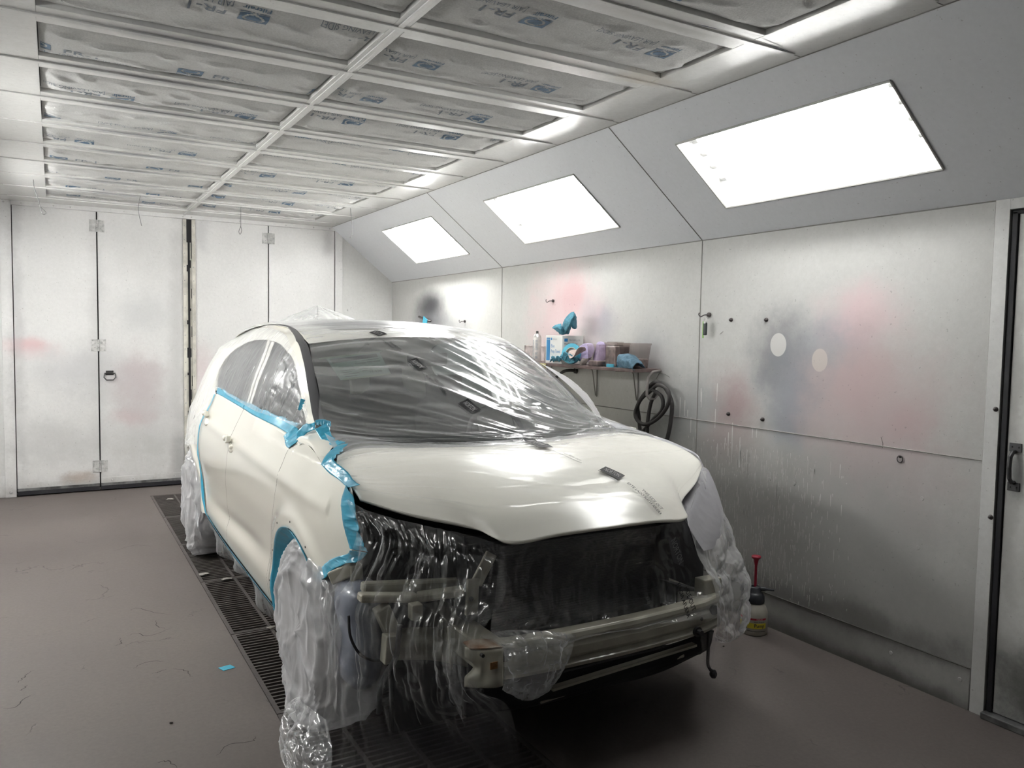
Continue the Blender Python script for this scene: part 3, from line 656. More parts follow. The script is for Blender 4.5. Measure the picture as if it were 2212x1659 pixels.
# ================================================================== things on the right wall
M_shelf = mat('dusty_shelf', (.17,.12,.115), .7, var=.45, vscale=12, bump=.2)
M_rod = mat('wire_bracket', (.30,.29,.27), .5, metal=.2)
SZ = 1.400
sh = thing('wall_shelf', (XR, 4.75, SZ), 'dusty brown wooden shelf on wire brackets along the right wall', 'shelf')
MB().box((3.20,3.99,SZ-.022),(XR,5.62,SZ)).build('board', M_shelf, sh, bevel=.003)
for y in (4.69, 4.22, 5.3):
    b_ = MB()
    b_.tube([(3.24,y,SZ-.026),(XR-.06,y,SZ-.027),(XR-.045,y,SZ-.045),(XR-.012,y,SZ-.225)], .0045, 8)
    b_.tube([(XR-.006,y-.004,SZ-.024),(XR-.006,y-.004,SZ-.235)], .0035, 8)
    b_.build('bracket', M_rod, sh, smooth=True)
# strips of old tape hanging under the shelf edge
M_oldtape = mat('old_masking_tape', (.42,.38,.16), .7)
for (y, h, w_) in ((5.03,.055,.03),(5.24,.02,.035)):
    G = np.array([[(3.197-.004*math.sin(i*.9), y+w_*(j-.5)+.006*i/6*(j-.5), SZ-.005-h*i/6) for j in range(4)] for i in range(7)])
    o = MB().grid(G).build('tape_strip', M_oldtape, None, smooth=True, solid=.0008)
    tag(o, 'short curled yellow tape strip hanging from shelf edge' if h > .04 else 'tiny yellow tape stub stuck under shelf edge near windshield', 'tape')

M_white = mat('white_card', (.70,.70,.68), .6)
M_blue = mat('blue_print', (.02,.20,.45), .5); M_greyink = mat('grey_print', (.25,.28,.32), .6); M_black = mat('black_print', (.03,.03,.03), .6)
# towel box
bx0, bx1, by0, by1, bz = 3.235, 3.425, 4.86, 5.085, SZ
tb = thing('towel_box', ((bx0+bx1)/2,(by0+by1)/2,bz), 'white and blue cardboard box of blue prep towels on the shelf', 'box')
h = .208
m = MB().box((bx0,by0,bz),(bx1,by1,bz+h)); m.build('carton', M_white, tb, bevel=.0015)
pr = MB(); xf = bx0-.0008
def pf(y, z): return (xf, y, z)
def rectx(mb, ya, yb, za, zb, mi=0): mb.add([(xf,ya,za),(xf,yb,za),(xf,yb,zb),(xf,ya,zb)], [(0,1,2,3)], mi)
rectx(pr, by1-.012, by1-.062, bz+.02, bz+h-.018)
U = (0,-1,0); V = (0,0,1)
put_text(pr, 'PREMIUM', (xf-.0004, by1-.016, bz+h-.034), U, V, .012, 1, width=.042)
put_text(pr, 'Blue', (xf, by1-.075, bz+.118), U, V, .036, 0, width=.045)
put_text(pr, 'Prep Towel', (xf, by1-.075, bz+.078), U, V, .036, 0, width=.122)
rectx(pr, by1-.072, by1-.088, bz+h-.036, bz+h-.018, 0)
put_text(pr, 'PROPLUS', (xf, by1-.094, bz+h-.034), U, V, .015, 2, width=.06)
rectx(pr, by1-.078, by1-.15, bz+.06, bz+.0615, 2); rectx(pr, by1-.078, by1-.145, bz+.05, bz+.0515, 2)
pr.build('printed_text', [M_blue, M_white, M_greyink], tb)
yf = by0-.0008; ps = MB()
def recty(mb, xa, xb, za, zb, mi=0): mb.add([(xa,yf,za),(xb,yf,za),(xb,yf,zb),(xa,yf,zb)], [(0,1,2,3)], mi)
recty(ps, bx0+.018, bx0+.048, bz+h-.045, bz+h-.022, 0)
put_text(ps, 'PROPLUS', (bx0+.056,yf,bz+h-.040), (1,0,0), V, .018, 1, width=.10)
put_text(ps, 'Blue Prep Towel', (bx0+.018,yf,bz+h-.066), (1,0,0), V, .018, 2, width=.115)
for i, (w_, z_) in enumerate(((.09,.078),(.09,.086),(.08,.105),(.07,.113),(.1,.121),(.06,.135),(.08,.143))): recty(ps, bx0+.02, bx0+.02+w_, bz+h-z_, bz+h-z_+.002, 1)
ps.build('side_label', [M_blue, M_greyink, M_black], tb)
# blue towel pulled from the box
M_towel = mat('blue_paper_towel', (.055,.20,.27), .9, var=.25, vscale=20, bump=.3, bscale=90)
def cloth(name, ctrl, nu, nv, wrinkle, seed, parent=None, m=None, thick=.0015, fx=14):
    G = patch(ctrl, nu, nv); n = normals(G)
    u, v = np.meshgrid(np.linspace(0,1,nu), np.linspace(0,1,nv), indexing='ij')
    d = (ridged(u*fx*.5, v*fx*.5, seed)-.4)*wrinkle + (fbm(u*fx, v*fx, seed+5)-.5)*wrinkle
    return MB().grid(G+n*d[...,None]).build(name, m or M_towel, parent, smooth=True, solid=thick)
tw = thing('paper_towel', (3.31,4.98,bz+h), 'blue paper towel sheet standing up out of the towel box', 'towel')
a = lambda px, py, X=3.30: tuple(onx(px, py, X))
cloth('sheet', [[a(1209,722),a(1213,705,3.29),a(1219,690,3.27),a(1232,676,3.29),a(1240,673,3.31)],
                [a(1214,723,3.31),a(1222,708,3.26),a(1229,694,3.25),a(1237,680,3.27),a(1241,676,3.30)],
                [a(1220,723,3.31),a(1229,708,3.25),a(1233,694,3.24),a(1240,682,3.27),a(1243,678,3.32)],
                [a(1227,722,3.33),a(1232,705,3.30),a(1240,709,3.28),a(1243,692,3.30),a(1244,682,3.34)],
                [a(1229,722,3.35),a(1236,703,3.34),a(1244,710,3.34),a(1246,696,3.36),a(1245,685,3.37)]], 40, 40, .006, 3, tw)
cloth('fold', [[a(1192,708,3.25),a(1198,703,3.26),a(1205,700,3.28),a(1212,699,3.28)],
               [a(1198,712,3.25),a(1204,708,3.24),a(1209,706,3.25),a(1214,706,3.28)],
               [a(1206,718,3.27),a(1211,714,3.25),a(1213,712,3.26),a(1218,713,3.29)],
               [a(1209,723,3.31),a(1213,722,3.29),a(1217,722,3.29),a(1222,722,3.31)]], 24, 24, .005, 9, tw)
# aerosol can
M_can = mat('can_print', (.58,.56,.54), .35, metal=.2, var=.25, vscale=25); M_tin = mat('tin', (.45,.44,.43), .35, metal=.8)
cx, cy = 3.30, 5.315
can = thing('spray_can', (cx,cy,SZ), 'white aerosol can with black nozzle standing on the shelf', 'can')
MB().lathe((cx,cy,SZ), [(0,0),(.033,0),(.034,.004),(.034,.185),(.033,.190)], 24).build('body', M_can, can, smooth=True)
MB().lathe((cx,cy,SZ), [(.033,.190),(.031,.196),(.024,.21),(.017,.217),(.016,.222)], 24).build('shoulder', M_tin, can, smooth=True)
MB().lathe((cx,cy,SZ), [(.010,.218),(.010,.238),(.007,.241),(0,.241)], 14).build('nozzle', M_black, can, smooth=True)
lb = MB()
for i in range(16):
    z = SZ+.02+i*.0095
    for (a0, a1) in ((2.9,3.45),(3.7,4.4)):
        if random.random() < .15: continue
        n_s = 6; th = [a0+(a1-a0)*random.uniform(.75,1)*q/n_s for q in range(n_s+1)]
        P = [(cx+.0345*math.cos(t), cy+.0345*math.sin(t), z) for t in th]+[(cx+.0345*math.cos(t), cy+.0345*math.sin(t), z+.0045) for t in th]
        lb.add(P, [(q,q+1,q+n_s+2,q+n_s+1) for q in range(n_s)])
lb.build('label_print', M_greyink, can)
# wire file frame on the wall (printed outline)
wf = MB(); wx = XR-.010
p = [Vector((wx,5.40,SZ+.002)), Vector((wx,5.40,SZ+.118)), Vector((wx,5.71,SZ+.122)), Vector((wx,5.71,SZ+.002))]
wf.tube([p[0],p[1]],.003,6); wf.tube([p[1],p[2]],.003,6); wf.tube([p[2],p[3]],.003,6); wf.box((wx+.003,5.40,SZ),(wx+.007,5.71,SZ+.12))
o = wf.build('card_holder', mat('worn_holder', (.50,.44,.43), .6, var=.4, vscale=18)); tag(o, 'flat rust-edged card holder leaning on wall behind the can', 'holder')
# tape roll
M_tape = mat('blue_masking_tape', (.045,.36,.50), .45, var=.12, vscale=30, bump=.1, bscale=25)
M_tapeside = mat('tape_roll_side', (.10,.28,.33), .6); M_cardb = mat('card_core', (.40,.36,.28), .7)
tr = thing('tape_roll', (3.25,4.78,SZ), 'roll of blue masking tape leaning against the towel box', 'tape roll')
ax = Vector((-1,-.55,.25)).normalized(); tc_ = Vector((3.262,4.775,SZ+.077))
MB().lathe(tc_-ax*.011, [(.046,0),(.075,0),(.075,.022),(.046,.022)], 36, ax).build('tape', M_tape, tr, smooth=False)
MB().lathe(tc_-ax*.0115, [(.040,0),(.046,0),(.046,.023),(.040,.023),(.040,0)], 30, ax).build('core', M_cardb, tr)
MB().lathe(tc_-ax*.0118, [(.050,0),(.068,0)], 30, ax).build('label_ring', M_tapeside, tr)
# crumpled rags etc. as noisy closed blobs
def blob(name, c, r, m, seed, amp=.35, fr=3.0, parent=None, flat=True, sub=3, base=None):
    bm = bmesh.new(); bmesh.ops.create_icosphere(bm, subdivisions=sub, radius=1)
    co = np.array([v.co[:] for v in bm.verts])
    th = np.arctan2(co[:,1], co[:,0]); ph = np.arccos(np.clip(co[:,2],-1,1))
    d = 1 + amp*(ridged(co[:,0]*fr+co[:,2]*1.7+seed, co[:,1]*fr+co[:,2]*fr*.8+seed, seed)-.7)
    P = co*d[:,None]*np.array(r)+np.array(c)
    if base is not None: P[:,2] = np.maximum(P[:,2], base)
    mb = MB().add([tuple(p) for p in P], [tuple(v.index for v in f.verts) for f in bm.faces]); bm.free()
    return mb.build(name, m, parent, smooth=not flat)
M_rag = mat('blue_rag', (.10,.19,.26), .9, var=.3, vscale=25, bump=.3, bscale=80)
tag(cloth('crumpled_towel', [[(3.21,4.97,SZ+.004),(3.20,4.93,SZ+.05),(3.21,4.86,SZ+.012),(3.2,4.78,SZ+.07),(3.21,4.72,SZ+.02),(3.20,4.66,SZ+.05)],
                         [(3.215,4.98,SZ+.03),(3.215,4.92,SZ+.015),(3.20,4.86,SZ+.055),(3.21,4.79,SZ+.025),(3.205,4.72,SZ+.075),(3.21,4.65,SZ+.02)],
                         [(3.23,4.97,SZ+.055),(3.23,4.92,SZ+.03),(3.225,4.86,SZ+.035),(3.215,4.79,SZ+.085),(3.23,4.72,SZ+.045),(3.24,4.65,SZ+.04)],
                         [(3.25,4.95,SZ+.01),(3.25,4.91,SZ+.045),(3.24,4.85,SZ+.07),(3.245,4.79,SZ+.05),(3.26,4.72,SZ+.06),(3.27,4.65,SZ+.006)]], 60, 60, .02, 21, None, M_towel, fx=8),
    'crumpled blue paper towel on the shelf in front of tape roll', 'towel')
M_lilac = mat('lilac_disc', (.42,.36,.55), .8, var=.2, vscale=60, bump=.2)
def disc(name, c, r, ax, m, bend, label, cat, notch=True, n=28):
    ax = Vector(ax).normalized(); u = Vector((0,1,0)); u = (u-ax*u.dot(ax)).normalized(); w = ax.cross(u); c = Vector(c)
    V = []; K = 9
    for k in range(K):
        rr = r*k/(K-1)
        for i in range(n):
            t = 2*PI*i/n; x = rr*math.cos(t); y = rr*math.sin(t)
            V.append(c+u*x+w*y+ax*(bend*(x*x)/(r*r)+.004*math.sin(5*t)*k/K))
    F = [(k*n+i,k*n+(i+1)%n,(k+1)*n+(i+1)%n,(k+1)*n+i) for k in range(K-1) for i in range(n)]
    o = MB().add(V, F).build(name, m, None, smooth=True, solid=.0015); return tag(o, label, cat, 'sanding discs on the shelf')
disc('sanding_disc', (3.33,4.675,SZ+.085), .075, (-1,-.35,.35), M_lilac, .03, 'lilac sanding disc leaning on wall behind the tape roll', 'sanding disc')
disc('sanding_disc', (3.34,4.555,SZ+.095), .078, (-1,-.1,.25), M_lilac, -.035, 'folded lilac sanding disc beside the nearest clear cup', 'sanding disc')
M_sand = mat('worn_sandpaper', (.42,.34,.31), .9, var=.35, vscale=22)
disc('sanding_disc', (3.24,4.66,SZ+.075), .068, (-.5,.25,1), M_sand, .045, 'worn pinkish grey sanding disc lying curled on the rag', 'sanding disc')
tag(cloth('sandpaper_strip', [[(3.21,4.60,SZ+.004),(3.205,4.58,SZ+.03),(3.21,4.56,SZ+.055)],[(3.20,4.56,SZ+.002),(3.195,4.54,SZ+.025),(3.205,4.51,SZ+.05)],[(3.215,4.525,SZ+.003),(3.21,4.50,SZ+.03),(3.225,4.475,SZ+.06)]], 16, 16, .003, 2, None, mat('dark_sandpaper', (.13,.11,.105), .9)), 'curled dark sandpaper piece beside the nearest clear cup', 'sandpaper')
M_cup = glass_mat('smoky_plastic', (.80,.76,.75), .08, .35)
M_resid = mat('paint_residue', (.30,.25,.24), .6, var=.5, vscale=30)
def cup(c, w0, w1, h, d, label, sleeve, lid=None):
    t = thing('mixing_cup', c, label, 'cup', 'used mixing cups on the shelf')
    c = Vector(c); rings = [(w0,0),(w0+(w1-w0)*.5,h*.5),(w1,h-.012),(w1+.003,h-.012),(w1+.003,h)]
    m = MB(); P = []
    for (w_, z) in rings:
        q = w_*.78; P += [c+Vector(p) for p in ((-w_,-q,z),(-q,-w_,z),(q,-w_,z),(w_,-q,z),(w_,q,z),(q,w_,z),(-q,w_,z),(-w_,q,z))]
    F = [tuple(range(7,-1,-1))]+[(k*8+i,k*8+(i+1)%8,(k+1)*8+(i+1)%8,(k+1)*8+i) for k in range(len(rings)-1) for i in range(8)]
    m.add(P, F).build('cup_body', M_cup, t, bevel=.002)
    s = MB(); zz = h*sleeve; w_ = w0+(w1-w0)*sleeve*.5
    s.box(c+Vector((-w_*.9,-w_*.9,.004)), c+Vector((w_*.9,w_*.9,zz))); s.build('residue', M_resid, t, bevel=.006)
    if lid: MB().lathe(c, [(0,0),(w0+.012,0),(w0+.012,.022),(0,.022)], 30).build('blue_lid', M_tape, t, bevel=.002)
    return t
cup((3.255,4.425,SZ), .058, .066, .150, 0, 'cloudy square mixing cup nearest the sanding discs', .25)
cup((3.30,4.285,SZ), .060, .066, .165, 0, 'dark stained mixing cup standing on a blue lid', .85, True)
cup((3.32,4.12,SZ), .066, .082, .165, 0, 'largest clear mixing cup at right behind blue rag', .38)
cup((3.39,4.425,SZ), .040, .042, .170, 0, 'brownish cup partly hidden behind the cloudy square cup', .9)
tag(cloth('folded_rag', [[(3.205,4.15,SZ+.004),(3.21,4.08,SZ+.004),(3.21,4.02,SZ+.003),(3.21,3.985,SZ-.01)],
                     [(3.20,4.15,SZ+.05),(3.195,4.08,SZ+.045),(3.19,4.02,SZ+.04),(3.19,3.975,SZ+.01)],
                     [(3.22,4.15,SZ+.085),(3.22,4.09,SZ+.082),(3.22,4.03,SZ+.07),(3.22,3.97,SZ+.04)],
                     [(3.27,4.13,SZ+.075),(3.27,4.08,SZ+.085),(3.27,4.02,SZ+.06),(3.27,3.97,SZ+.03)],
                     [(3.30,4.10,SZ+.006),(3.30,4.07,SZ+.02),(3.30,4.02,SZ+.01),(3.30,3.98,SZ+.004)]], 40, 40, .012, 33, None, M_rag, fx=7), 'folded steel-blue rag hanging over the right end of shelf', 'rag')
# hose and hanger
M_hose = mat('black_hose', (.04,.036,.036), .55, var=.3, vscale=12)
M_hanger = mat('grey_hanger', (.26,.24,.23), .5)
hx = 3.36
hk = MB().tube([(3.42,3.975,SZ-.01),(3.36,3.985,SZ-.02),(3.33,3.99,SZ-.05),(3.325,3.995,SZ-.13),(3.325,3.995,SZ-.17),(3.34,3.985,SZ-.195),(3.375,3.975,SZ-.19),(3.39,3.97,SZ-.17)], .009, 10)
tag(hk.build('hose_hanger', M_hanger, None, smooth=True), 'grey hook at the right end of shelf carrying the hose', 'hook')
def hpts(L, X=hx): return [onx(px, py, X+dx) for (px, py, dx) in L]
ho = thing('air_hose', (hx, 4.0, 1.2), 'coiled black rubber hose hanging below the right end of the shelf', 'hose')
def smoothtube(P, r, n=60, name='coil', m=M_hose, parent=None, k=12):
    return MB().tube([Vector(p) for p in crom(P, n)], r, k).build(name, m, parent, smooth=True)
smoothtube(hpts([(1405,845,0),(1385,862,-.02),(1373,888,-.02),(1375,905,-.02),(1388,916,-.02),(1405,914,-.02),(1425,900,-.02),(1441,878,-.02),(1446,855,-.02),(1438,838,-.02),(1420,832,-.01),(1405,845,0)]), .0125, 80, parent=ho)
smoothtube(hpts([(1409,838,.02),(1393,850,.02),(1378,875,.02),(1380,900,.02),(1382,925,.02),(1386,960,.02),(1392,1010,.02)]), .0125, 60, parent=ho)
smoothtube(hpts([(1400,836,.0),(1418,826,.0),(1437,838,.02),(1451,870,.03),(1449,910,.03),(1442,945,.03),(1432,975,.03),(1425,1010,.03)]), .0135, 60, parent=ho)
smoothtube(hpts([(1418,845,.0),(1408,865,.01),(1402,890,.01),(1398,930,.01),(1398,1010,.01)]), .012, 50, parent=ho)
smoothtube(hpts([(1410,842,-.01),(1430,858,-.01),(1430,885,-.01),(1412,905,.0),(1395,925,.01),(1380,945,.02),(1374,1000,.03)]), .012, 60, parent=ho)
# short hose stub under the shelf
hs = [onx(1180,835,3.40), onx(1195,822,3.38), onx(1215,804,3.37), onx(1230,800,3.38), onx(1243,801,3.425)]
o = MB().tube([Vector(p) for p in crom(hs, 30)], .012, 12); o.cyl(hs[-1]+Vector((-.01,0,0)), (XR,hs[-1].y,hs[-1].z), .018, .022, 14)
tag(o.build('hose_stub', M_hose, None, smooth=True), 'short bent black hose coming out of wall under the shelf', 'hose')
# magnetic hooks and studs
M_hook = mat('dark_hook', (.07,.06,.06), .45, metal=.4)
def hook(px, py, label, s=1.0):
    p = onx(px, py, XR-.004); m = MB().cyl(p+Vector((.004,0,0)), p+Vector((-.008,0,0)), .012*s, n=16)
    m.tube([Vector(q) for q in crom([p+Vector((-.008,0,0)), p+Vector((-.03,.012,-.002)), p+Vector((-.035,.035,-.012)), p+Vector((-.035,.052,0)), p+Vector((-.035,.048,.012))], 16)], .003*s, 8)
    o = tag(m.build('magnetic_hook', M_hook, None, smooth=False), label, 'hook', 'magnetic hooks on the right wall'); return p
hook(1195, 650, 'small dark magnetic hook above the towel box')
kp = hook(1532, 680, 'dark magnetic hook holding the car key', 1.15)
hook(1004, 694, 'small dark hook on the wall beside the black paint cloud')
for (px, py, lab) in ((1580,691,'left of the two upper'),(1656,691,'right of the two upper'),(1574,894,'left of the two lower'),(1648,906,'right of the two lower')):
    p = onx(px, py, XR)
    o = MB().lathe(p, [(0,.016),(.006,.016),(.007,.009),(.011,.008),(.012,0)], 14, (-1,0,0)).build('wall_stud', M_hook, None, smooth=True)
    tag(o, 'dark round bolt head, %s on the right wall panel' % lab, 'bolt', 'bolt heads on the right wall')
for (px, py, lab) in ((1945,990,'grey loop fitting on wall below the horizontal seam'),):
    p = onx(px, py, XR-.003); m = MB(); m.tube([p+Vector((-.004,.014*math.cos(t),.016*math.sin(t)-.004)) for t in np.linspace(0,2*PI,18)], .0025, 8); m.cyl(p+Vector((0,0,.006)), p+Vector((-.014,0,.010)), .005, n=10)
    tag(m.build('wall_loop', M_hook, None, smooth=True), lab, 'fitting')
i = 0
for (px, py) in ((2151,884),(2140,1117)):
    p = onx(px, py, XR-.006); o = MB().lathe(p, [(0,.012),(.007,.010),(.010,.002),(.011,0)], 14, (-1,0,0)).build('frame_bolt', M_hook, None, smooth=True)
    tag(o, 'dark bolt on the service door frame, %s of two' % ('upper' if i == 0 else 'lower'), 'bolt', 'bolts on the service door frame'); i += 1
i = 0
for (px, py, w_) in ((1983,1183,'right end, under kick line'),(1992,1077,'middle height'),(1663,1035,'behind the drips'),(1715,1045,'right of the drips'),(2075,1467,'kick plate near the corner'),(1926,1410,'kick plate middle')):
    p = onx(px, py, XR); z0_ = .005 if p.z < .19 else 0
    m = MB().lathe(p-Vector((z0_,0,0)), [(0,.002),(.008,.002),(.010,0)], 14, (-1,0,0)); o = m.build('paint_plug', M_wallR if i < 4 else M_bolt, None)
    lab = ['round paint-covered plug low on the right panel, nearest the floor','round paint-covered plug at middle height on the right panel','round paint-covered plug behind the white drips','round paint-covered plug just right of the white drips','round screw head on kick plate near the service door','round screw head in the middle of the kick plate'][i]
    tag(o, lab, 'plug', 'plugs and screws in the right wall'); i += 1
# key
M_ring = mat('key_ring', (.5,.5,.5), .3, metal=1); M_fob = mat('key_fob', (.02,.025,.03), .3); M_green = mat('green_strap', (.25,.5,.12), .6)
k0 = onx(1524, 687, XR-.045)
ky = thing('car_key', k0, 'black car key with ring and green tag hanging on a hook', 'key')
MB().tube([k0+Vector((0,.013*math.cos(t),.013*math.sin(t)-.013)) for t in np.linspace(0,2*PI,20)], .0012, 6).build('ring', M_ring, ky)
MB().obox(k0+Vector((0,0,-.065)), (.007,0,0), (0,.013,0), (0,0,.038)).build('fob', M_fob, ky, bevel=.005)
MB().obox(k0+Vector((-.001,0,-.030)), (.006,0,0), (0,.009,0), (0,0,.008)).build('key_blade_end', M_ring, ky, bevel=.002)
MB().obox(k0+Vector((.004,.021,-.07)), (.001,0,0), (0,.006,0), (0,0,.05)).build('strap', M_green, ky)
# sanding tool with blue tape on the wall at far left of the car roof
p = onx(918, 690, XR-.03)
tl = thing('scraper', p, 'black handled scraper with blue tape hanging before the black paint cloud', 'tool')
MB().tube([p+Vector((0,.16,.03)), p+Vector((0,.02,0)), p+Vector((0,-.14,-.02))], [.012,.016,.010], 10).build('handle', M_hook, tl, smooth=True)
MB().obox(p+Vector((-.012,-.03,-.02)), (.004,.002,0), (0,.05,.02), (0,-.012,.035)).build('tape_wrap', M_tape, tl, bevel=.002)
# white drips of paint
M_drip = mat('white_drips', (.62,.62,.60), .45)
dm = MB(); r_ = random.Random(5)
def drip(y, z, l, w_):
    n = 5; P = []
    for i in range(n+1):
        t = i/n; ww = w_*(1-.65*t) if i else w_*.5
        if i == n: ww = w_*.5
        P.append((XR-.0012, y-ww, z-l*t)); P.append((XR-.0012, y+ww, z-l*t))
    dm.add(P, [(2*i,2*i+1,2*i+3,2*i+2) for i in range(n)])
for (px, py, py2) in ((1470,858,903),(1480,864,898),(1515,838,868),(1516,846,880),(1550,828,867),(1546,883,925),(1486,885,900),(1493,902,935),(1504,926,948),(1583,913,1000),(1574,934,985),(1599,944,1010),(1626,923,946),(1635,925,945),(1567,945,960),(1614,970,1030),(1550,958,1000),(1600,960,1010),(1560,1010,1035)):
    p = onx(px, py, XR); q = onx(px, py2, XR); drip(p.y, p.z, p.z-q.z, .0045)
for i in range(1150):
    y = r_.gauss(3.12,.26); z = r_.uniform(.02,1.0)
    if abs(y-3.15) > .62 or (z < .25 and r_.random() < .6): continue
    if r_.random() < .7: drip(y, z, r_.uniform(.006,.03), r_.uniform(.0012,.003))
    else: drip(y, z, r_.uniform(.03,.075), r_.uniform(.0015,.003))
o = dm.build('paint_drips', M_drip, bpy.data.objects['wall_right']); o['kind'] = 'stuff'
# hair cracks, scratches on the wall and floor
M_scr = mat('scratch', (.16,.15,.14), .8); sc = MB()
for L in ([(1903,944),(1907,958),(1906,968)], [(1418,818),(1424,806),(1436,808),(1447,815)], [(2149,845),(2156,858)], [(2131,945),(2141,975),(2136,1000)], [(1555,722),(1562,716)]):
    sc.tube([onx(px, py, XR-.001) for px, py in L], .0012, 5)
o = sc.build('wall_scratches', M_scr, bpy.data.objects['wall_right']); o['kind'] = 'stuff'
M_crack = mat('floor_crack', (.028,.024,.022), .95); fc = MB()
for L in ([(250,930),(300,928),(330,925),(355,918),(352,912)], [(290,1443),(310,1432),(335,1428),(355,1430)], [(372,1444),(400,1448),(415,1462)], [(40,1475),(52,1462),(72,1448)], [(8,1530),(32,1528),(55,1508),(65,1502)],
          [(470,1632),(490,1610),(545,1600),(550,1592)], [(330,1455),(360,1446)], [(275,1372),(300,1368),(320,1374),(372,1326+30)], [(338,1340),(340,1352),(356,1358)], [(250,1395),(263,1388),(258,1378)], [(338,1648),(362,1645),(385,1658)], [(45,1492),(60,1480)], [(282,1318),(300,1313),(330,1322),(370,1327)], [(245,1190),(290,1178),(330,1180)]):
    P = []
    for px, py in L:
        if py < 1075: continue
        P.append(onz(px, py, .0006))
    if len(P) > 1:
        Q = crom(P, 14); Q[:, :2] += rng.uniform(-.006, .006, (14, 2)); 
        for i in range(13):
            a = Vector(Q[i]); b_ = Vector(Q[i+1]); d = (b_-a).normalized(); nn = Vector((-d.y,d.x,0))*(.0022*(1-abs(i-6)/9))
            fc.add([a-nn, b_-nn, b_+nn, a+nn], [(0,1,2,3)])
o = fc.build('floor_cracks', M_crack, bpy.data.objects['floor']); o['kind'] = 'stuff'
# pump spray bottle on the floor
B0 = Vector((3.30,3.008,0)); S = 1.0
M_bottle = mat('cream_bottle', (.48,.46,.40), .35, var=.15, vscale=14); M_bcap = mat('dark_pump_head', (.035,.038,.045), .4); M_redp = mat('red_pump_rod', (.32,.012,.035), .35)
M_yel = mat('yellow_label', (.62,.52,.04), .5); M_redl = mat('red_label', (.45,.03,.05), .5)
bt = thing('pump_bottle', B0, 'cream pump spray bottle with red plunger standing on floor by the wall', 'spray bottle')
MB().lathe(B0, [(0,0),(.066,0),(.071,.006),(.071,.105),(.069,.125),(.060,.150),(.046,.172),(.046,.178)], 32).build('bottle_body', M_bottle, bt, smooth=True)
MB().lathe(B0, [(.050,.168),(.052,.175),(.050,.205),(.040,.222),(.030,.228),(.030,.252),(.026,.255),(0,.255)], 32).build('screw_cap', M_bcap, bt, smooth=True)
nz = Vector((.75,-.66,0)); m = MB(); m.obox(B0+Vector((0,0,.243))-nz*.03, nz*.05, Vector((-nz.y,nz.x,0))*.014, (0,0,.012)); m.cyl(B0+Vector((0,0,.243)), B0+Vector((0,0,.243))+nz*.055, .014, .012, 14); m.cyl(B0+Vector((0,0,.243))+nz*.055, B0+Vector((0,0,.240))+nz*.10, .008, .005, 12)
m.build('spray_head', M_bcap, bt, bevel=.002)
MB().lathe(B0, [(.007,.25),(.007,.37),(.011,.39),(.014,.405),(.024,.412),(.026,.418),(.024,.424),(0,.425)], 20).build('plunger', M_redp, bt, smooth=True)
def band(mb, a0, a1, z0, z1, mi=0, r=.0716):
    n_s = 12; P = []
    for z in (z0, z1): P += [B0+Vector((r*math.cos(a0+(a1-a0)*i/n_s), r*math.sin(a0+(a1-a0)*i/n_s), z)) for i in range(n_s+1)]
    mb.add(P, [(i,i+1,i+n_s+2,i+n_s+1) for i in range(n_s)], mi)
lb = MB(); ca = math.atan2(-B0.y, -B0.x)
for (c_, w_) in ((ca+.25,.75),(ca-1.15,.35)):
    band(lb, c_-w_, c_+w_, .088, .098, 1); band(lb, c_-w_, c_+w_, .042, .072, 0); band(lb, c_-w_, c_+w_, .026, .029, 2)
def bt_text(txt, a_c, z, size, width, mi):
    v, f = text_mesh(txt, 1, 'CENTER', bold=.02); w0 = max(p[0] for p in v)*2 or 1
    P = [B0+Vector((.0722*math.cos(a_c+p[0]*width/w0/.0722), .0722*math.sin(a_c+p[0]*width/w0/.0722), z+p[1]*size)) for p in v]
    lb.add(P, f, mi)
bt_text('Pump', ca+.42, .050, .026, .058, 2); bt_text('Home & Garden', ca+.42, .076, .009, .06, 2); bt_text('PRESSURE', ca+.42, .0905, .007, .035, 3)
lb.build('label', [M_yel, M_redl, M_black, M_white], bt)
# scraps
p = onz(490, 1443, 0)
tag(MB().obox(p+Vector((0,0,.0015)), (.028,.006,0), (-.008,.022,0), (0,0,.001)).build('tape_scrap', M_tape), 'small square scrap of blue tape on the open floor', 'tape')
M_scrap = mat('paper_scrap', (.30,.28,.26), .9)
for (px, py, s, lab) in ((440,1240,.05,'grey tape scrap lying on the left edge of the grate'),(490,1250,.055,'crumpled white tape knot on the grate behind front wheel'),(585,1355,.03,'small beige scrap on the grate beside front wheel'),(367,1078,.04,'pale scrap at the far end of the grate')):
    p = onz(px, py, .008); o = blob('debris', p, (s, s*.5, .008), M_scrap, int(px), .9, 2.4, sub=2); tag(o, lab, 'scrap')
M_dirt = mat('debris_dark', (.02,.015,.012), .9)
for (px, py, lab) in ((370,1561,'small dark pebble on the open floor'),(1563,1396,'small dark chip on the floor near the pump bottle')):
    p = onz(px, py, .004); tag(blob('pebble', p, (.008,.006,.004), M_dirt, int(px), .4, 2, sub=1), lab, 'pebble')
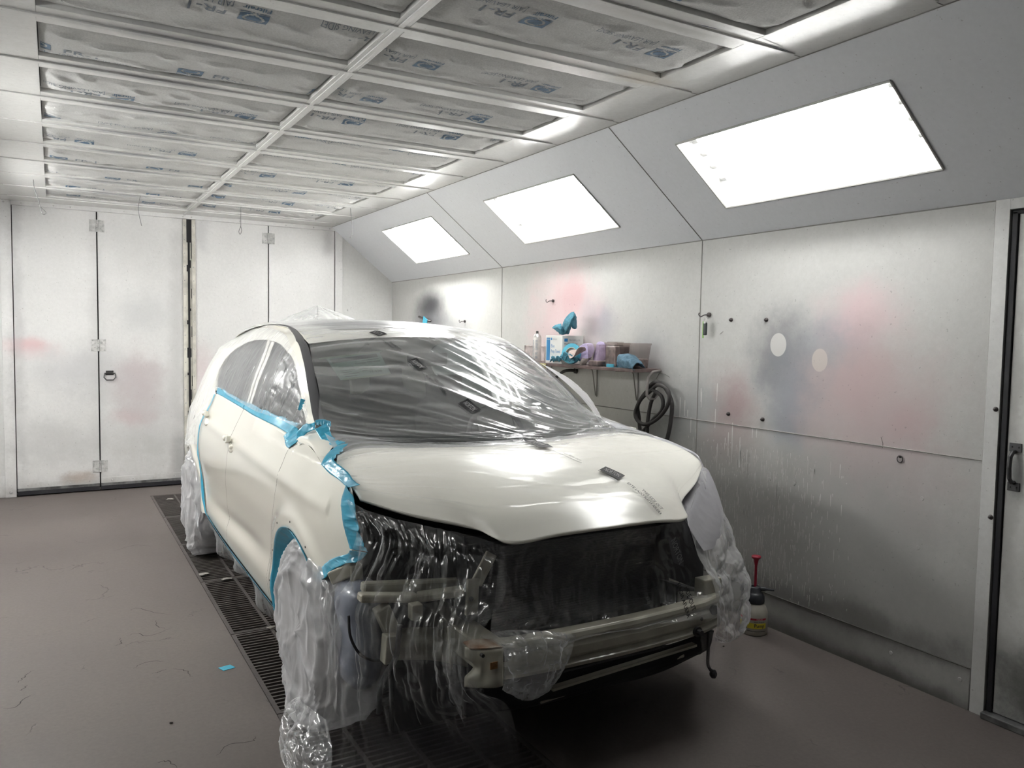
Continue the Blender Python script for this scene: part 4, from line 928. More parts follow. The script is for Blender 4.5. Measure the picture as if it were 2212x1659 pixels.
# hanging wires near the back doors
M_wire = mat('hanging_wire', (.12,.12,.12), .5)
def wire(L, lab):
    P = [onz(*L[0], ZC)]; Y = P[0].y; P += [ony(px, py, Y) for px, py in L[1:]]
    tag(MB().tube([Vector(q) for q in crom(P, 40)], .0025, 6).build('hanging_wire', M_wire, None, smooth=True), lab, 'wire', 'wires hanging from the ceiling')
wire([(72,388),(74,405),(84,436),(88,447),(97,456),(99,461),(92,463),(87,447)], 'leftmost hanging wire with a small loop')
wire([(303,423),(299,445),(300,462),(306,488)], 'hanging wire with straight frayed end, second from left')
wire([(521,445),(520,470),(520,488),(516,500),(519,506),(522,498),(520,488)], 'hanging wire with teardrop loop before the third door leaf')
wire([(757,450),(760,480),(760,508),(756,514),(761,508)], 'rightmost hanging wire near the sloping light panel')
# ================================================================== the car
CO = Vector((1.81, 3.12, 0)); PSI = math.radians(.7); CS, SN = math.cos(PSI), math.sin(PSI)
def C(x, y, z): return Vector((CO.x-y*CS+x*SN, CO.y-y*SN-x*CS, z))      # x ahead, y to the car's right side (left in view)
def CG(G):
    G = np.asarray(G, float); return np.stack([CO.x-G[...,1]*CS+G[...,0]*SN, CO.y-G[...,1]*SN-G[...,0]*CS, G[...,2]], -1)
def cpx(px, py, x):
    """pixel ray met with the cross plane of the car at x ahead; returns car coordinates"""
    r = ray(px, py); n = Vector((SN, -CS, 0)); t = (x + CO.x*n.x + CO.y*n.y)/(r.x*n.x + r.y*n.y)
    P = r*t; d = (P.x-CO.x, P.y-CO.y)
    return (-(d[0]*-SN+d[1]*CS), -(d[0]*CS+d[1]*SN), P.z+CAM_H)
ZK = [.15,.30,.42,.52,.62,.75,.88,.98,1.05,1.12,1.2,1.35,1.5,1.58,1.63,1.66]
WK = [.86,.905,.925,.915,.925,.945,.95,.938,.915,.888,.862,.80,.715,.650,.595,.52]
PX = [-3.70,-3.55,-3.3,-3.1,-2.7,0,.15,.3,.45,.6,.75]; PF = [-.50,-.22,-.07,-.02,0,0,-.012,-.04,-.10,-.20,-.36]
_zz = np.linspace(.15,1.66,400); _ww = np.interp(_zz, ZK, WK)
for _ in range(3): _ww = np.convolve(np.pad(_ww, 6, mode='edge'), np.ones(13)/13, 'valid')
_xx = np.linspace(-3.8,.9,400); _pf = np.interp(_xx, PX, PF)
for _ in range(2): _pf = np.convolve(np.pad(_pf, 5, mode='edge'), np.ones(11)/11, 'valid')
WHF, WHR, WR = -.20, -2.90, .36
def hw(x, z):
    x = np.asarray(x, float); z = np.asarray(z, float)
    w = np.interp(z, _zz, _ww)+np.interp(x, _xx, _pf)
    w = w-np.clip((z-1.0)/.5,0,1)*np.clip((-x-2.9)/.8,0,1)**1.5*.15
    w = w-np.clip((z-1.08)/.09,0,1)*.090*np.clip((x+1.15)/.7,0,1)**.8-np.clip((z-1.48)/.12,0,1)*np.clip((-x-2.2)/.8,0,1)*.10
    for cx in (WHF, WHR):
        r = np.hypot(x-cx, z-.37); w = w+.016*np.exp(-((r-.44)/.045)**2)*(z < 1)+.008*np.exp(-((r-.405)/.02)**2)
    w = w-.014*np.exp(-((z-.50-.03*(x+1.4))/.05)**2)*np.exp(-((x+1.55)/.62)**4)      # hollow along the doors
    w = w+.006*np.exp(-((z-.985-.03*(x+1.4)*-1)/.03)**2)*(x < .2)
    return w
def side(P2, s=1, off=0):
    P2 = np.asarray(P2, float); y = (hw(P2[...,0], P2[...,1])+off)*s
    return CG(np.stack([P2[...,0], y, P2[...,1]], -1))
M_car = mat('cream_car_paint', (.88,.86,.77), .22, coat=1)
M_silver = mat('silver_fender_tone', (.42,.42,.47), .35, metal=.25, coat=.6)  # grey-lavender tone of the far fender, unlike the cream near one
M_mould = mat('grey_moulding', (.075,.075,.08), .35)
M_gap = mat('panel_gap', (.02,.02,.02), .8)
M_glass = glass_mat('car_glass', (.30,.34,.34), .10, .6)
M_wglass = glass_mat('windshield_glass', (.42,.48,.47), .05, .6)
M_int = mat('dark_interior', (.030,.031,.034), .8)
M_seat = mat('seat_cloth', (.05,.05,.052), .9)
M_under = mat('underbody_black', (.010,.010,.011), .9)
M_rubber = mat('tyre_rubber', (.02,.02,.022), .8)
M_alloy = mat('alloy_rim', (.45,.46,.48), .3, metal=.9)
M_inner = mat('cream_inner_panel', (.40,.385,.32), .5, coat=.3, var=.25, vscale=6, var_to=(.25,.235,.19))
M_tank = mat('washer_tank', (.22,.24,.30), .35, var=.3, vscale=4, coat=.3)
M_rust = mat('rusty_steel', (.42,.40,.34), .5, var=.8, vscale=10, var_to=(.16,.07,.03))
car = thing('car', C(WHF, 0, 0), 'cream white hatchback car masked with clear film, front bumper and lamps removed', 'car')
def cpart(mb, name, m, par=None, **k): return mb.build(name, m, par or car, **k)

def strip(A, B, n, k):
    """2-D quad strip between polylines A and B"""
    A = arclen(crom(A, 400) if len(A) > 2 else A, n); B = arclen(crom(B, 400) if len(B) > 2 else B, n)
    t = np.linspace(0, 1, k)[None,:,None]; return A[:,None,:]*(1-t)+B[:,None,:]*t
def lip(A2, s, depth=.03, n=80):
    """return flange: edge turned inward"""
    A = arclen(crom(A2, 300), n); y = hw(A[:,0], A[:,1])
    return CG(np.stack([np.stack([A[:,0], (y-d)*s, A[:,1]], -1) for d in (0, depth*.5, depth)], 1))
SEAM1 = [(-.355,1.135),(-.43,1.074),(-.445,1.015),(-.475,.908),(-.55,.764),(-.68,.575),(-.76,.40),(-.765,.29)]
SEAM2 = [(-1.47,1.182),(-1.525,1.06),(-1.54,.99),(-1.585,.85),(-1.66,.70),(-1.73,.51),(-1.74,.33)]
REARL = [(-2.33,1.185),(-2.36,1.10),(-2.42,1.0),(-2.47,.90),(-2.49,.80),(-2.47,.70),(-2.455,.59),(-2.43,.50),(-2.38,.42),(-2.34,.385)]
SILL = [(-2.38,.385),(-1.9,.34),(-1.41,.315),(-.98,.295),(-.69,.28)]
BELT = [(-2.33,1.185),(-1.87,1.17),(-1.47,1.155),(-1.06,1.137),(-.66,1.115),(-.355,1.10)]
def beltz(x): return float(np.interp(x, [p[0] for p in BELT], [p[1] for p in BELT]))
def sillz(x): return float(np.interp(x, [p[0] for p in SILL], [p[1] for p in SILL]))
def door(A, B, name, s, m):
    A = arclen(crom(A, 300), 60); B = arclen(crom(B, 300), 60)
    G = strip(A, B, 60, 70)
    x = G[...,0]; t = np.linspace(0, 1, 60)[:,None]
    zt = np.vectorize(beltz)(x); zb = np.vectorize(sillz)(x); G[...,1] = zt*(1-t)+zb*t
    mb = MB().grid(side(G, s), flip=(s < 0))
    top = G[0]; y = hw(top[:,0], top[:,1])
    mb.grid(CG(np.stack([np.stack([top[:,0], (y-d)*s, top[:,1]+h], -1) for d, h in ((0,0),(.004,.008),(.014,.010),(.03,.004))], 0)), flip=(s > 0))
    return cpart(mb, name, m, smooth=True)
ANG0, ANG1, RA = math.radians(191), math.radians(43), .402
ARC = [(WHF+RA*math.cos(a), .37+RA*math.sin(a)) for a in np.linspace(ANG0, ANG1, 40)]
FTOP = [(-.355,1.108),(-.28,1.112),(-.1,1.098),(.06,1.078),(.17,1.06),(.29,1.037)]
FFR = [(.285,1.0),(.29,.966),(.31,.918),(.33,.87),(.355,.815)]
FBOT = [(.36,.808),(.33,.79),(.24,.753),(.16,.705),(WHF+RA*math.cos(ANG1),.37+RA*math.sin(ANG1))]
def dens(*L):
    out = []
    for l in L: out.append(arclen(crom(l, 200) if len(l) > 2 else l, 60))
    return np.vstack(out)
def fender(s, m, name='front_fender'):
    outer = dens(SEAM1[::-1], FTOP, FFR, FBOT) if s > 0 else dens(SEAM1[::-1], FTOP, FFR[:3]+[(.36,.84),(.40,.77),(.41,.72)], [(.41,.72),(.33,.69),(.2,.665),(WHF+RA*math.cos(ANG1),.37+RA*math.sin(ANG1))])
    O = arclen(outer, 160); I = arclen(ARC, 160)
    # start the arc at its lower rear end, the outer run at the lower rear corner
    t = np.linspace(0, 1, 46)[None,:,None]; G = I[:,None,:]*(1-t)+O[:,None,:]*t
    mb = MB().grid(side(G, s), flip=(s > 0))
    mb.grid(lip(ARC, s, .035), flip=(s < 0)); mb.grid(lip(FFR+FBOT[:4], s, .02), flip=(s < 0))
    # shoulder between the side and the hood gap
    T = arclen(crom([(-.06,1.095),(.06,1.078),(.17,1.06),(.29,1.035),(.33,.985)], 200), 40); yy = hw(T[:,0], T[:,1])
    ins = np.interp(T[:,0], [-.06,.05,.22,.33], [.835,.868,.872,.866])
    mb.grid(CG(np.stack([np.stack([T[:,0], (yy*(1-k)+ins*k)*s, T[:,1]+.006*math.sin(k*PI)], -1) for k in (0,.3,.6,1)], 1)), flip=(s < 0))
    # pillar foot: turns in over the cowl
    a = [(-.44,.0,1.105),(-.26,0,1.112),(-.08,0,1.096),(.06,0,1.078)]
    R0 = [(x, float(hw(x,z))*s, z) for x,_,z in a]
    R1 = [(-.45,.855*s,1.13),(-.30,.85*s,1.13),(-.16,.85*s,1.118),(-.03,.852*s,1.098)]
    R2 = [(-.43,.815*s,1.15),(-.33,.805*s,1.148),(-.23,.80*s,1.136),(-.12,.805*s,1.118)]
    R3 = [(-.40,.785*s,1.167),(-.34,.765*s,1.160),(-.26,.755*s,1.142),(-.18,.75*s,1.122)]
    mb.grid(CG(patch([R0,R1,R2,R3], 24, 30)), flip=(s > 0))
    return cpart(mb, name, m, smooth=True)
def fender_label(o, t): o['label'] = t
fender(1, M_car); fender_label(fender(-1, M_silver), 'silver grey fender')
for s in (1,-1):
    door(SEAM1, SEAM2, 'front_door', s, M_car); door(SEAM2, REARL, 'rear_door', s, M_car)
    gp = MB()
    for L in (SEAM1, SEAM2):
        P = arclen(crom(L, 200), 50); y = hw(P[:,0], P[:,1])
        gp.tube([C(a[0], (b_-.003)*s, a[1]) for a, b_ in zip(P, y)], .0035, 6)
    cpart(gp, 'panel_gap', M_gap)
    # quarter panel: from the rear door line round to the tail
    RARC = [(WHR+RA*math.cos(a), .37+RA*math.sin(a)) for a in np.linspace(math.radians(2), math.radians(176), 50)]
    outer = dens(REARL[::-1], [(-2.33,1.185),(-2.6,1.20),(-2.95,1.22),(-3.3,1.24),(-3.6,1.2)], [(-3.6,1.2),(-3.66,.9),(-3.66,.6),(-3.6,.38)], [(-3.6,.38),(-3.45,.34),(-3.31,.35)])
    O = arclen(outer, 160); I = arclen(RARC, 160); t = np.linspace(0, 1, 40)[None,:,None]; G = I[:,None,:]*(1-t)+O[:,None,:]*t
    mb = MB().grid(side(G, s), flip=(s > 0)); mb.grid(lip(RARC, s, .03), flip=(s < 0)); cpart(mb, 'quarter_panel', M_car, smooth=True)
    # window surround
    RAIL = [(-.41,1.163),(-.52,1.222),(-.68,1.328),(-.89,1.447),(-1.12,1.545),(-1.4,1.600),(-1.75,1.632),(-2.27,1.640),(-2.85,1.60),(-3.2,1.545),(-3.45,1.42),(-3.6,1.2)]
    DLO = [(-.515,1.150),(-.55,1.178),(-.67,1.255),(-.78,1.325),(-.96,1.425),(-1.14,1.490),(-1.44,1.534),(-1.78,1.549),(-2.04,1.545),(-2.28,1.518),(-2.48,1.454),(-2.56,1.36),(-2.53,1.27),(-2.40,1.205)]
    A = dens(RAIL); B = A
    G = strip([(p[0],p[1]) for p in DLO], RAIL, 140, 16)
    mb = MB().grid(side(G, s), flip=(s < 0))
    # inner step of the frame
    Dd = arclen(crom(DLO, 300), 120); y = hw(Dd[:,0], Dd[:,1])
    mb.grid(CG(np.stack([np.stack([Dd[:,0], (y-d)*s, Dd[:,1]], -1) for d in (0,.006,.016)], 1)), flip=(s > 0))
    # behind the glass down to the quarter panel, and the pillar foot
    G = strip([(-2.33,1.185),(-2.6,1.20),(-2.95,1.22),(-3.3,1.24),(-3.6,1.2)], [(-2.40,1.205),(-2.62,1.23),(-2.95,1.26),(-3.3,1.27),(-3.6,1.21)], 40, 4); mb.grid(side(G, s), flip=(s > 0))
    G = strip([(-.41,1.163),(-.43,1.14),(-.44,1.105)], [(-.515,1.15),(-.515,1.13),(-.515,1.108)], 12, 5); mb.grid(side(G, s), flip=(s < 0))
    cpart(mb, 'window_frame', M_car, smooth=True)
    # B pillar
    BR = [(-1.455,1.15),(-1.50,1.25),(-1.575,1.38),(-1.65,1.48),(-1.77,1.548)]; BF = [(-1.345,1.15),(-1.385,1.27),(-1.44,1.40),(-1.49,1.475),(-1.57,1.538)]
    mb = MB().grid(side(strip(BR, BF, 40, 8), s, -.004), flip=(s < 0)); cpart(mb, 'door_pillar', M_car, smooth=True)
    gp = MB(); P = (np.array(arclen(crom(BR,100),30))+np.array(arclen(crom(BF,100),30)))/2; y = hw(P[:,0],P[:,1])
    gp.tube([C(a[0], (b_-.004)*s, a[1]) for a, b_ in zip(P, y)], .003, 6); cpart(gp, 'pillar_gap', M_gap)
    # side glass
    low = [(-2.40,1.18),(-2.0,1.165),(-1.46,1.15)]; up = [(-2.40,1.205),(-2.53,1.27),(-2.56,1.36),(-2.48,1.454),(-2.28,1.518),(-2.04,1.545),(-1.78,1.548),(-1.65,1.48),(-1.54,1.33),(-1.46,1.15)]
    mb = MB().grid(side(strip(low, up, 60, 24), s, -.014), flip=(s > 0)); cpart(mb, 'rear_door_glass', M_glass, smooth=True)
    low = [(-1.345,1.15),(-.9,1.13),(-.515,1.11)]; up = [(-1.345,1.15),(-1.44,1.40),(-1.57,1.538),(-1.44,1.534),(-1.14,1.490),(-.96,1.425),(-.78,1.325),(-.67,1.255),(-.55,1.178),(-.515,1.15)]
    mb = MB().grid(side(strip(low, up, 60, 24), s, -.014), flip=(s > 0)); cpart(mb, 'front_door_glass', M_glass, smooth=True)
    # moulding between side frame and roof / windshield
    R = arclen(crom(RAIL, 300), 120); y = hw(R[:,0], R[:,1]); prof = ((0,0),(.006,.005),(.020,.009),(.034,.008),(.042,.003))
    k_ = np.clip((R[:,0]+1.6)/.6, 0, 1); 
    mb = MB().grid(CG(np.stack([np.stack([R[:,0]+d*.35*k_, (y-d)*s, R[:,1]+h*(1-.4*k_)], -1) for d, h in prof], 1)), flip=(s < 0)); cpart(mb, 'roof_moulding', M_mould, smooth=True)
    # door handle mounts left bare
    for (x, z) in ((-1.50,.985),(-2.31,1.05)):
        y = float(hw(x, z)); m2 = MB()
        hnd = thing('x', (0,0,0), None, None) if False else None
        G = []
        for i in range(14):
            a = i/13*PI; rr = .03*math.sin(a); cxx = x-.085+i/13*.17; zz = z-.02+.04*i/13*-.6
            ring = []
            for j in range(12):
                b_ = 2*PI*j/12; xx = cxx+rr*.15*math.cos(b_); zq = zz+rr*1.1*math.cos(b_); ring.append((xx, (float(hw(xx, zq))-.002+.010*math.sin(a)*max(0, math.sin(b_)+.4))*s, zq))
            G.append(ring+[ring[0]])
        m2.grid(CG(np.array(G))); hb_ = cpart(m2, 'handle_recess', M_car, smooth=True)
        kn = MB(); kn.lathe(C(x-.05, (y+.002)*s, z+.012), [(.015,0),(.018,.012),(.016,.026),(.010,.032),(0,.033)], 16, tuple(C(0,s,0)-C(0,0,0)))
        kn.build('handle_mount', M_car, hb_, smooth=True)
        kn = MB(); kn.lathe(C(x+.055, (y+.002)*s, z-.028), [(.011,0),(.012,.012),(.009,.018),(0,.019)], 14, tuple(C(0,s,0)-C(0,0,0))); kn.build('handle_mount', M_car, hb_, smooth=True)
        kn = MB(); kn.obox(C(x+.015,(y+.018)*s,z+.01), C(.022,0,.008)-C(0,0,0), C(0,.012,0)-C(0,0,0), (0,0,.016)); kn.build('handle_latch', M_car, hb_, bevel=.004)
    fh = MB()
    for a in (150, 118, 88, 60, 172):
        a = math.radians(a); x = WHF+.437*math.cos(a); z = .37+.437*math.sin(a); fh.cyl(C(x,(float(hw(x,z))+.0015)*s,z), C(x,(float(hw(x,z))-.004)*s,z), .0045, n=8)
    cpart(fh, 'clip_holes', M_gap)

def sym(row): return [(x,-y,z) for x,y,z in row[:0:-1]]+list(row)
HOOD = [[(-.05,0,1.088),(-.06,.22,1.09),(-.09,.42,1.094),(-.115,.60,1.102),(-.11,.715,1.104),(-.02,.815,1.094)],
        [(.16,0,1.088),(.155,.22,1.093),(.14,.42,1.098),(.12,.60,1.092),(.10,.74,1.082),(.10,.855,1.070)],
        [(.40,0,1.045),(.39,.22,1.05),(.36,.42,1.05),(.30,.60,1.045),(.25,.75,1.04),(.22,.862,1.048)],
        [(.62,0,.965),(.615,.22,.965),(.58,.42,.96),(.46,.56,.978),(.37,.72,.997),(.31,.858,1.018)],
        [(.745,0,.878),(.735,.22,.874),(.705,.418,.860),(.585,.50,.895),(.46,.70,.940),(.345,.85,.988)]]
HG = patch([sym(r) for r in HOOD], 60, 110)
M_hood = mat('cream_hood_paint', (.90,.88,.80), .34, coat=.35); M_hood.node_tree.nodes['Principled BSDF'].inputs['Coat Roughness'].default_value = .16
cpart(MB().grid(CG(HG), flip=True), 'hood', M_hood, smooth=True, solid=.012)
WS = [[(.0,0,1.068),(-.04,.28,1.075),(-.14,.52,1.090),(-.40,.745,1.152)],
      [(-.33,0,1.245),(-.35,.27,1.242),(-.42,.50,1.242),(-.62,.700,1.288)],
      [(-.68,0,1.430),(-.69,.26,1.426),(-.73,.47,1.415),(-.86,.660,1.420)],
      [(-1.00,0,1.582),(-1.01,.26,1.575),(-1.03,.45,1.560),(-1.08,.615,1.535)]]
WG = patch([sym(r) for r in WS], 40, 70)
cpart(MB().grid(CG(WG)), 'windshield', M_wglass, smooth=True)
RF = [[(-1.00,0,1.585),(-1.01,.26,1.578),(-1.03,.45,1.563),(-1.08,.622,1.540)],
      [(-1.32,0,1.638),(-1.33,.26,1.632),(-1.35,.45,1.620),(-1.38,.608,1.603)],
      [(-1.8,0,1.672),(-1.8,.26,1.666),(-1.8,.44,1.652),(-1.8,.59,1.636)],
      [(-2.4,0,1.676),(-2.4,.26,1.670),(-2.4,.44,1.656),(-2.4,.55,1.642)],
      [(-3.0,0,1.65),(-3.0,.26,1.642),(-3.0,.44,1.625),(-3.0,.56,1.590)],
      [(-3.42,0,1.585),(-3.41,.26,1.575),(-3.36,.44,1.545),(-3.28,.60,1.50)]]
RG = patch([sym(r) for r in RF], 60, 60)
cpart(MB().grid(CG(RG)), 'roof', M_car, smooth=True)
# sunroof
def on_grid(G, u, v):
    a, b_ = G.shape[:2]; i = min(max(u*(a-1),0),a-1.001); j = min(max(v*(b_-1),0),b_-1.001); i0, j0 = int(i), int(j); f, g = i-i0, j-j0
    return (G[i0,j0]*(1-f)+G[i0+1,j0]*f)*(1-g)+(G[i0,j0+1]*(1-f)+G[i0+1,j0+1]*f)*g
sr = np.array([[on_grid(RG, .16+.28*i/20, .19+.62*j/24)+np.array([0,0,.003]) for j in range(25)] for i in range(21)])
cpart(MB().grid(CG(sr)), 'sunroof', M_mould, smooth=True)
# rear end (not seen from the front): hatch and tail
HT = [[(-3.42,0,1.58),(-3.41,.26,1.57),(-3.36,.44,1.54),(-3.30,.60,1.49)], [(-3.62,0,1.3),(-3.61,.3,1.3),(-3.57,.5,1.29),(-3.5,.70,1.27)], [(-3.78,0,1.0),(-3.77,.3,1.0),(-3.72,.55,1.0),(-3.60,.78,1.0)], [(-3.80,0,.6),(-3.79,.3,.6),(-3.74,.55,.6),(-3.62,.80,.6)], [(-3.76,0,.34),(-3.75,.3,.34),(-3.7,.55,.34),(-3.58,.80,.34)]]
cpart(MB().grid(CG(patch([sym(r) for r in HT], 30, 30))), 'tailgate', M_car, smooth=True)
M_red = mat('tail_lamp_red', (.45,.03,.05), .25)
for s in (1,-1):
    L = [(-3.30,1.20),(-3.42,1.05),(-3.48,.90)]; R_ = [(-3.20,1.24),(-3.28,1.05),(-3.38,.90)]
    cpart(MB().grid(side(strip(L, R_, 16, 6), s, .006), flip=(s > 0)), 'tail_lamp', M_red, smooth=True)
# cowl, dash, seats, floor
cpart(MB().grid(CG(patch([sym([(.05,0,1.055),(.02,.3,1.058),(-.06,.56,1.07),(-.20,.75,1.09)]), sym([(-.10,0,1.02),(-.13,.3,1.02),(-.25,.55,1.03),(-.42,.73,1.07)])], 6, 30))), 'cowl', M_int, smooth=True)
cpart(MB().grid(CG(patch([sym([(-.02,0,1.04),(-.08,.35,1.045),(-.36,.66,1.06)]), sym([(-.45,0,1.07),(-.47,.35,1.08),(-.55,.68,1.06)]), sym([(-.72,0,1.04),(-.72,.35,1.05),(-.72,.74,1.02)]), sym([(-.80,0,.70),(-.8,.35,.70),(-.8,.76,.70)])], 24, 30)), flip=False), 'dashboard', M_int, smooth=True)
b_ = MB().obox(C(-1.9,0,.35), C(1.75,0,0)-C(0,0,0), C(0,.80,0)-C(0,0,0), (0,0,.08)); cpart(b_, 'floor_pan', M_under)
for s in (1,-1):
    for x, tag_ in ((-1.25,'front'),(-2.25,'rear')):
        m = MB(); Q = []
        for i in range(12):
            t = i/11; zc = .62+.72*t; w_ = .24*(1-.25*t**2) if t < .78 else .13; Q.append([(x-.12-.14*t+ (.07 if t < .9 else .05)*math.cos(a), .38*s+w_*math.cos(a+PI/2), zc) for a in np.linspace(0, 2*PI, 15)])
        m.grid(CG(np.array(Q))); m.obox(C(x+.12,.38*s,.58), C(.27,0,.02)-C(0,0,0), C(0,.25,0)-C(0,0,0), (0,0,.08)); cpart(m, 'seat', M_seat, smooth=True)
st = MB(); c_ = C(-.80,-.38,1.02); u_ = C(0,1,0)-C(0,0,0); w_ = (C(-.35,0,.94)-C(0,0,0)).normalized()
st.tube([c_+u_*.18*math.cos(a)+w_*.18*math.sin(a) for a in np.linspace(0, 2*PI, 33)], .014, 10); st.obox(c_, u_*.06, w_*.05, (C(.02,0,0)-C(0,0,0))); cpart(st, 'steering_wheel', M_int, smooth=True)
cpart(MB().obox(C(-1.9,0,.80), C(.0,0,0)-C(-.01,0,0), C(0,.70,0)-C(0,0,0), (0,0,.4)), 'cabin_screen', M_int)
# interior mirror
cpart(MB().obox(C(-.93,0,1.46), C(.01,0,.01)-C(0,0,0), C(0,.12,0)-C(0,0,0), (0,0,.03)), 'interior_mirror', M_int, bevel=.006)
# hood underside, engine bay and wheel wells
def cbox(mb, x0, x1, y0, y1, z0, z1, mi=0):
    c_ = C((x0+x1)/2,(y0+y1)/2,(z0+z1)/2); return mb.obox(c_, C(abs(x1-x0)/2,0,0)-C(0,0,0), C(0,abs(y1-y0)/2,0)-C(0,0,0), (0,0,abs(z1-z0)/2), mi)
cpart(cbox(MB(), -.30,-.26,-.78,.78,.30,1.04), 'firewall', M_under)
cpart(cbox(MB(), -.25,.30,-.40,.40,.35,.88), 'engine_block', M_under, bevel=.03)
for s in (1,-1): cpart(cbox(MB(), .24,.27,.50*s,.83*s,.22,.92), 'inner_panel', M_under)
cpart(cbox(MB(), .40,.43,-.80,-.50,.25,.86), 'lamp_back_panel', M_under)
for s in (1,-1):
    wl = MB(); G = [[(WHF+.41*math.cos(a), y_*s, .37+.41*math.sin(a)) for y_ in (.54,.70,.895)] for a in np.linspace(-.1, PI+.1, 30)]
    wl.grid(CG(np.array(G))); cbox(wl, WHF-.42, WHF+.40, .50*s, .54*s, .2, .8); cpart(wl, 'wheel_liner', M_under, smooth=True)
    wl = MB(); G = [[(WHR+.41*math.cos(a), y_*s, .37+.41*math.sin(a)) for y_ in (.54,.70,.895)] for a in np.linspace(-.1, PI+.1, 30)]
    wl.grid(CG(np.array(G))); cbox(wl, WHR-.42, WHR+.42, .50*s, .54*s, .2, .8); cpart(wl, 'wheel_liner', M_under, smooth=True)
for s in (1,-1): cpart(cbox(MB(), -2.5,-.62,.80*s,.86*s,.20,.32), 'sill', M_under, bevel=.01)
cpart(cbox(MB(), -3.5,.58,-.52,.52,.19,.24), 'underbody_shade', M_under)  # wide low tray added to deepen the shadow beneath the car
cpart(cbox(MB(), -2.46,-.64,-.84,.84,.19,.24), 'shadow_tray', M_under)  # wider tray between the wheels, added for the same deeper shadow
# wheels
def wheel(cx, s):
    ax = C(0,s,0)-C(0,0,0); c0 = C(cx, .80*s, WR)
    w_ = bpy.data.objects.new('wheel', None); COL.objects.link(w_); w_.parent = car; w_.location = c0-wloc(car)
    MB().lathe(c0, [(.245,-.10),(.30,-.112),(.335,-.105),(.357,-.085),(.360,-.04),(.360,.04),(.357,.085),(.335,.105),(.30,.112),(.245,.10),(.245,-.10)], 48, ax).build('tyre', M_rubber, w_, smooth=True)
    r = MB().lathe(c0, [(.245,-.09),(.225,-.08),(.215,.05),(.225,.085),(.247,.095)], 40, ax)
    r.lathe(c0, [(0,.085),(.04,.085),(.055,.07),(.06,.05)], 24, ax)
    u_ = Vector((0,0,1)); v_ = ax.cross(u_)
    for k in range(5):
        a = 2*PI*k/5+.3; d = u_*math.cos(a)+v_*math.sin(a); e = ax.cross(d)
        r.obox(c0+d*.135+ax*.070, d*.095, e*.022, ax*.010)
    r.build('rim', M_alloy, w_, smooth=True)
for cx in (WHF, WHR):
    for s in (1,-1): wheel(cx, s)

# ---------------------------------------------------------------- exposed front structure
def pxbar(mb, a, b_, x, h, d, x2=None):
    """bar between two pixels on the cross plane x, height h (m) and depth d"""
    A = C(*cpx(*a, x)); B = C(*cpx(*b_, x if x2 is None else x2)); t = (B-A); up_ = Vector((0,0,1)); up_ = (up_-t.normalized()*up_.dot(t.normalized())).normalized(); n_v = t.normalized().cross(up_)
    return mb.obox((A+B)/2, t/2, up_*h/2, n_v*d/2)
# radiator and frame
M_rad = mat('radiator_black', (.022,.022,.022), .6, var=.3, vscale=8)
rad = MB(); cbox(rad, .46,.50,-.44,.44,.44,.82); o = cpart(rad, 'radiator', M_rad, bevel=.004)
fins = MB()
for i in range(34): cbox(fins, .500,.5035,-.42,.42,.455+i*.0104,.459+i*.0104)
o2 = fins.build('radiator_fins', M_rad, o)
cpart(cbox(cbox(MB(), .42,.54,-.52,.52,.82,.86), .40,.52,-.52,.52,.36,.42), 'radiator_support', M_under, bevel=.008)
for s in (1,-1): cpart(cbox(MB(), .44,.53,.44*s,.50*s,.40,.84), 'support_post', M_under, bevel=.006)
cpart(cbox(MB(), .36,.40,.36,.74,.10,.44), 'shade_liner', M_under, bevel=.01)  # black liner added to darken the shadowed area behind the drape
# bumper beam: ribbed section swept along a shallow arc
bp_ = [(0,.545),(.018,.547),(.026,.540),(.030,.525),(.026,.515),(.018,.508),(.024,.500),(.030,.492),(.030,.462),(.024,.452),(.014,.446),(.022,.438),(.034,.430),(.032,.418),(.020,.412),(0,.414),(-.04,.42),(-.04,.54)]
G = []
for y in np.linspace(-.56,.56,50):
    x0 = .80-.035*(y/.56)**2-.02*max(0,(abs(y)-.45)/.11); G.append([(x0+dx, y, z-.004) for dx, z in bp_]+[(x0+bp_[0][0], y, bp_[0][1]-.004)])
bm_ = MB().grid(CG(np.array(G))); beam = cpart(bm_, 'bumper_beam', M_inner, smooth=False, bevel=.002)
# left end plate, pressed and rusty
ep = MB(); z0_, z1_ = .408,.545
nu_, nv_ = 26, 24; G = []
for i in range(nu_):
    u = i/(nu_-1); row = []
    for j in range(nv_):
        v = j/(nv_-1)
        y = .515+.115*(1-u); x = .838-.055*(1-u)**2
        if u < .35 and .25 < v < .72: y -= .035*math.sin((v-.25)/.47*PI)*(1-u/.35)
        b2 = .014*math.exp(-(((u-.7)/.16)**2+((v-.62)/.2)**2))+.010*math.exp(-(((u-.75)/.2)**2+((v-.2)/.15)**2))-.008*math.exp(-(((u-.45)/.12)**2+((v-.45)/.3)**2))
        e_ = min(v,1-v,u,1-u)*14; x += b2-.012*max(0,1-e_)**2
        row.append((x, y, z0_+(z1_-z0_)*v))
    G.append(row)
ep.grid(CG(np.array(G)), flip=False); endp = ep.build('end_plate', M_inner, beam, smooth=True, solid=.004)
tp = MB().grid(CG(patch([[(.795,.625,.546),(.82,.58,.548),(.835,.52,.546)],[(.745,.625,.552),(.745,.58,.553),(.76,.52,.548)]], 6, 10))); tp.build('rusty_top', M_rust, beam, solid=.004)
rs = MB(); rs.obox(C(.852,.563,.498), C(.001,0,0)-C(0,0,0), C(0,.014,0)-C(0,0,0), (0,0,.012)); rs.build('rust_patch', mat('rust_spot', (.28,.14,.045), .8, var=.4, vscale=60), beam)
hl = MB()
for (y, z, r) in ((.60,.535,.006),(.60,.415,.006)): hl.cyl(C(.83,y,z), C(.845,y,z), r, n=12)
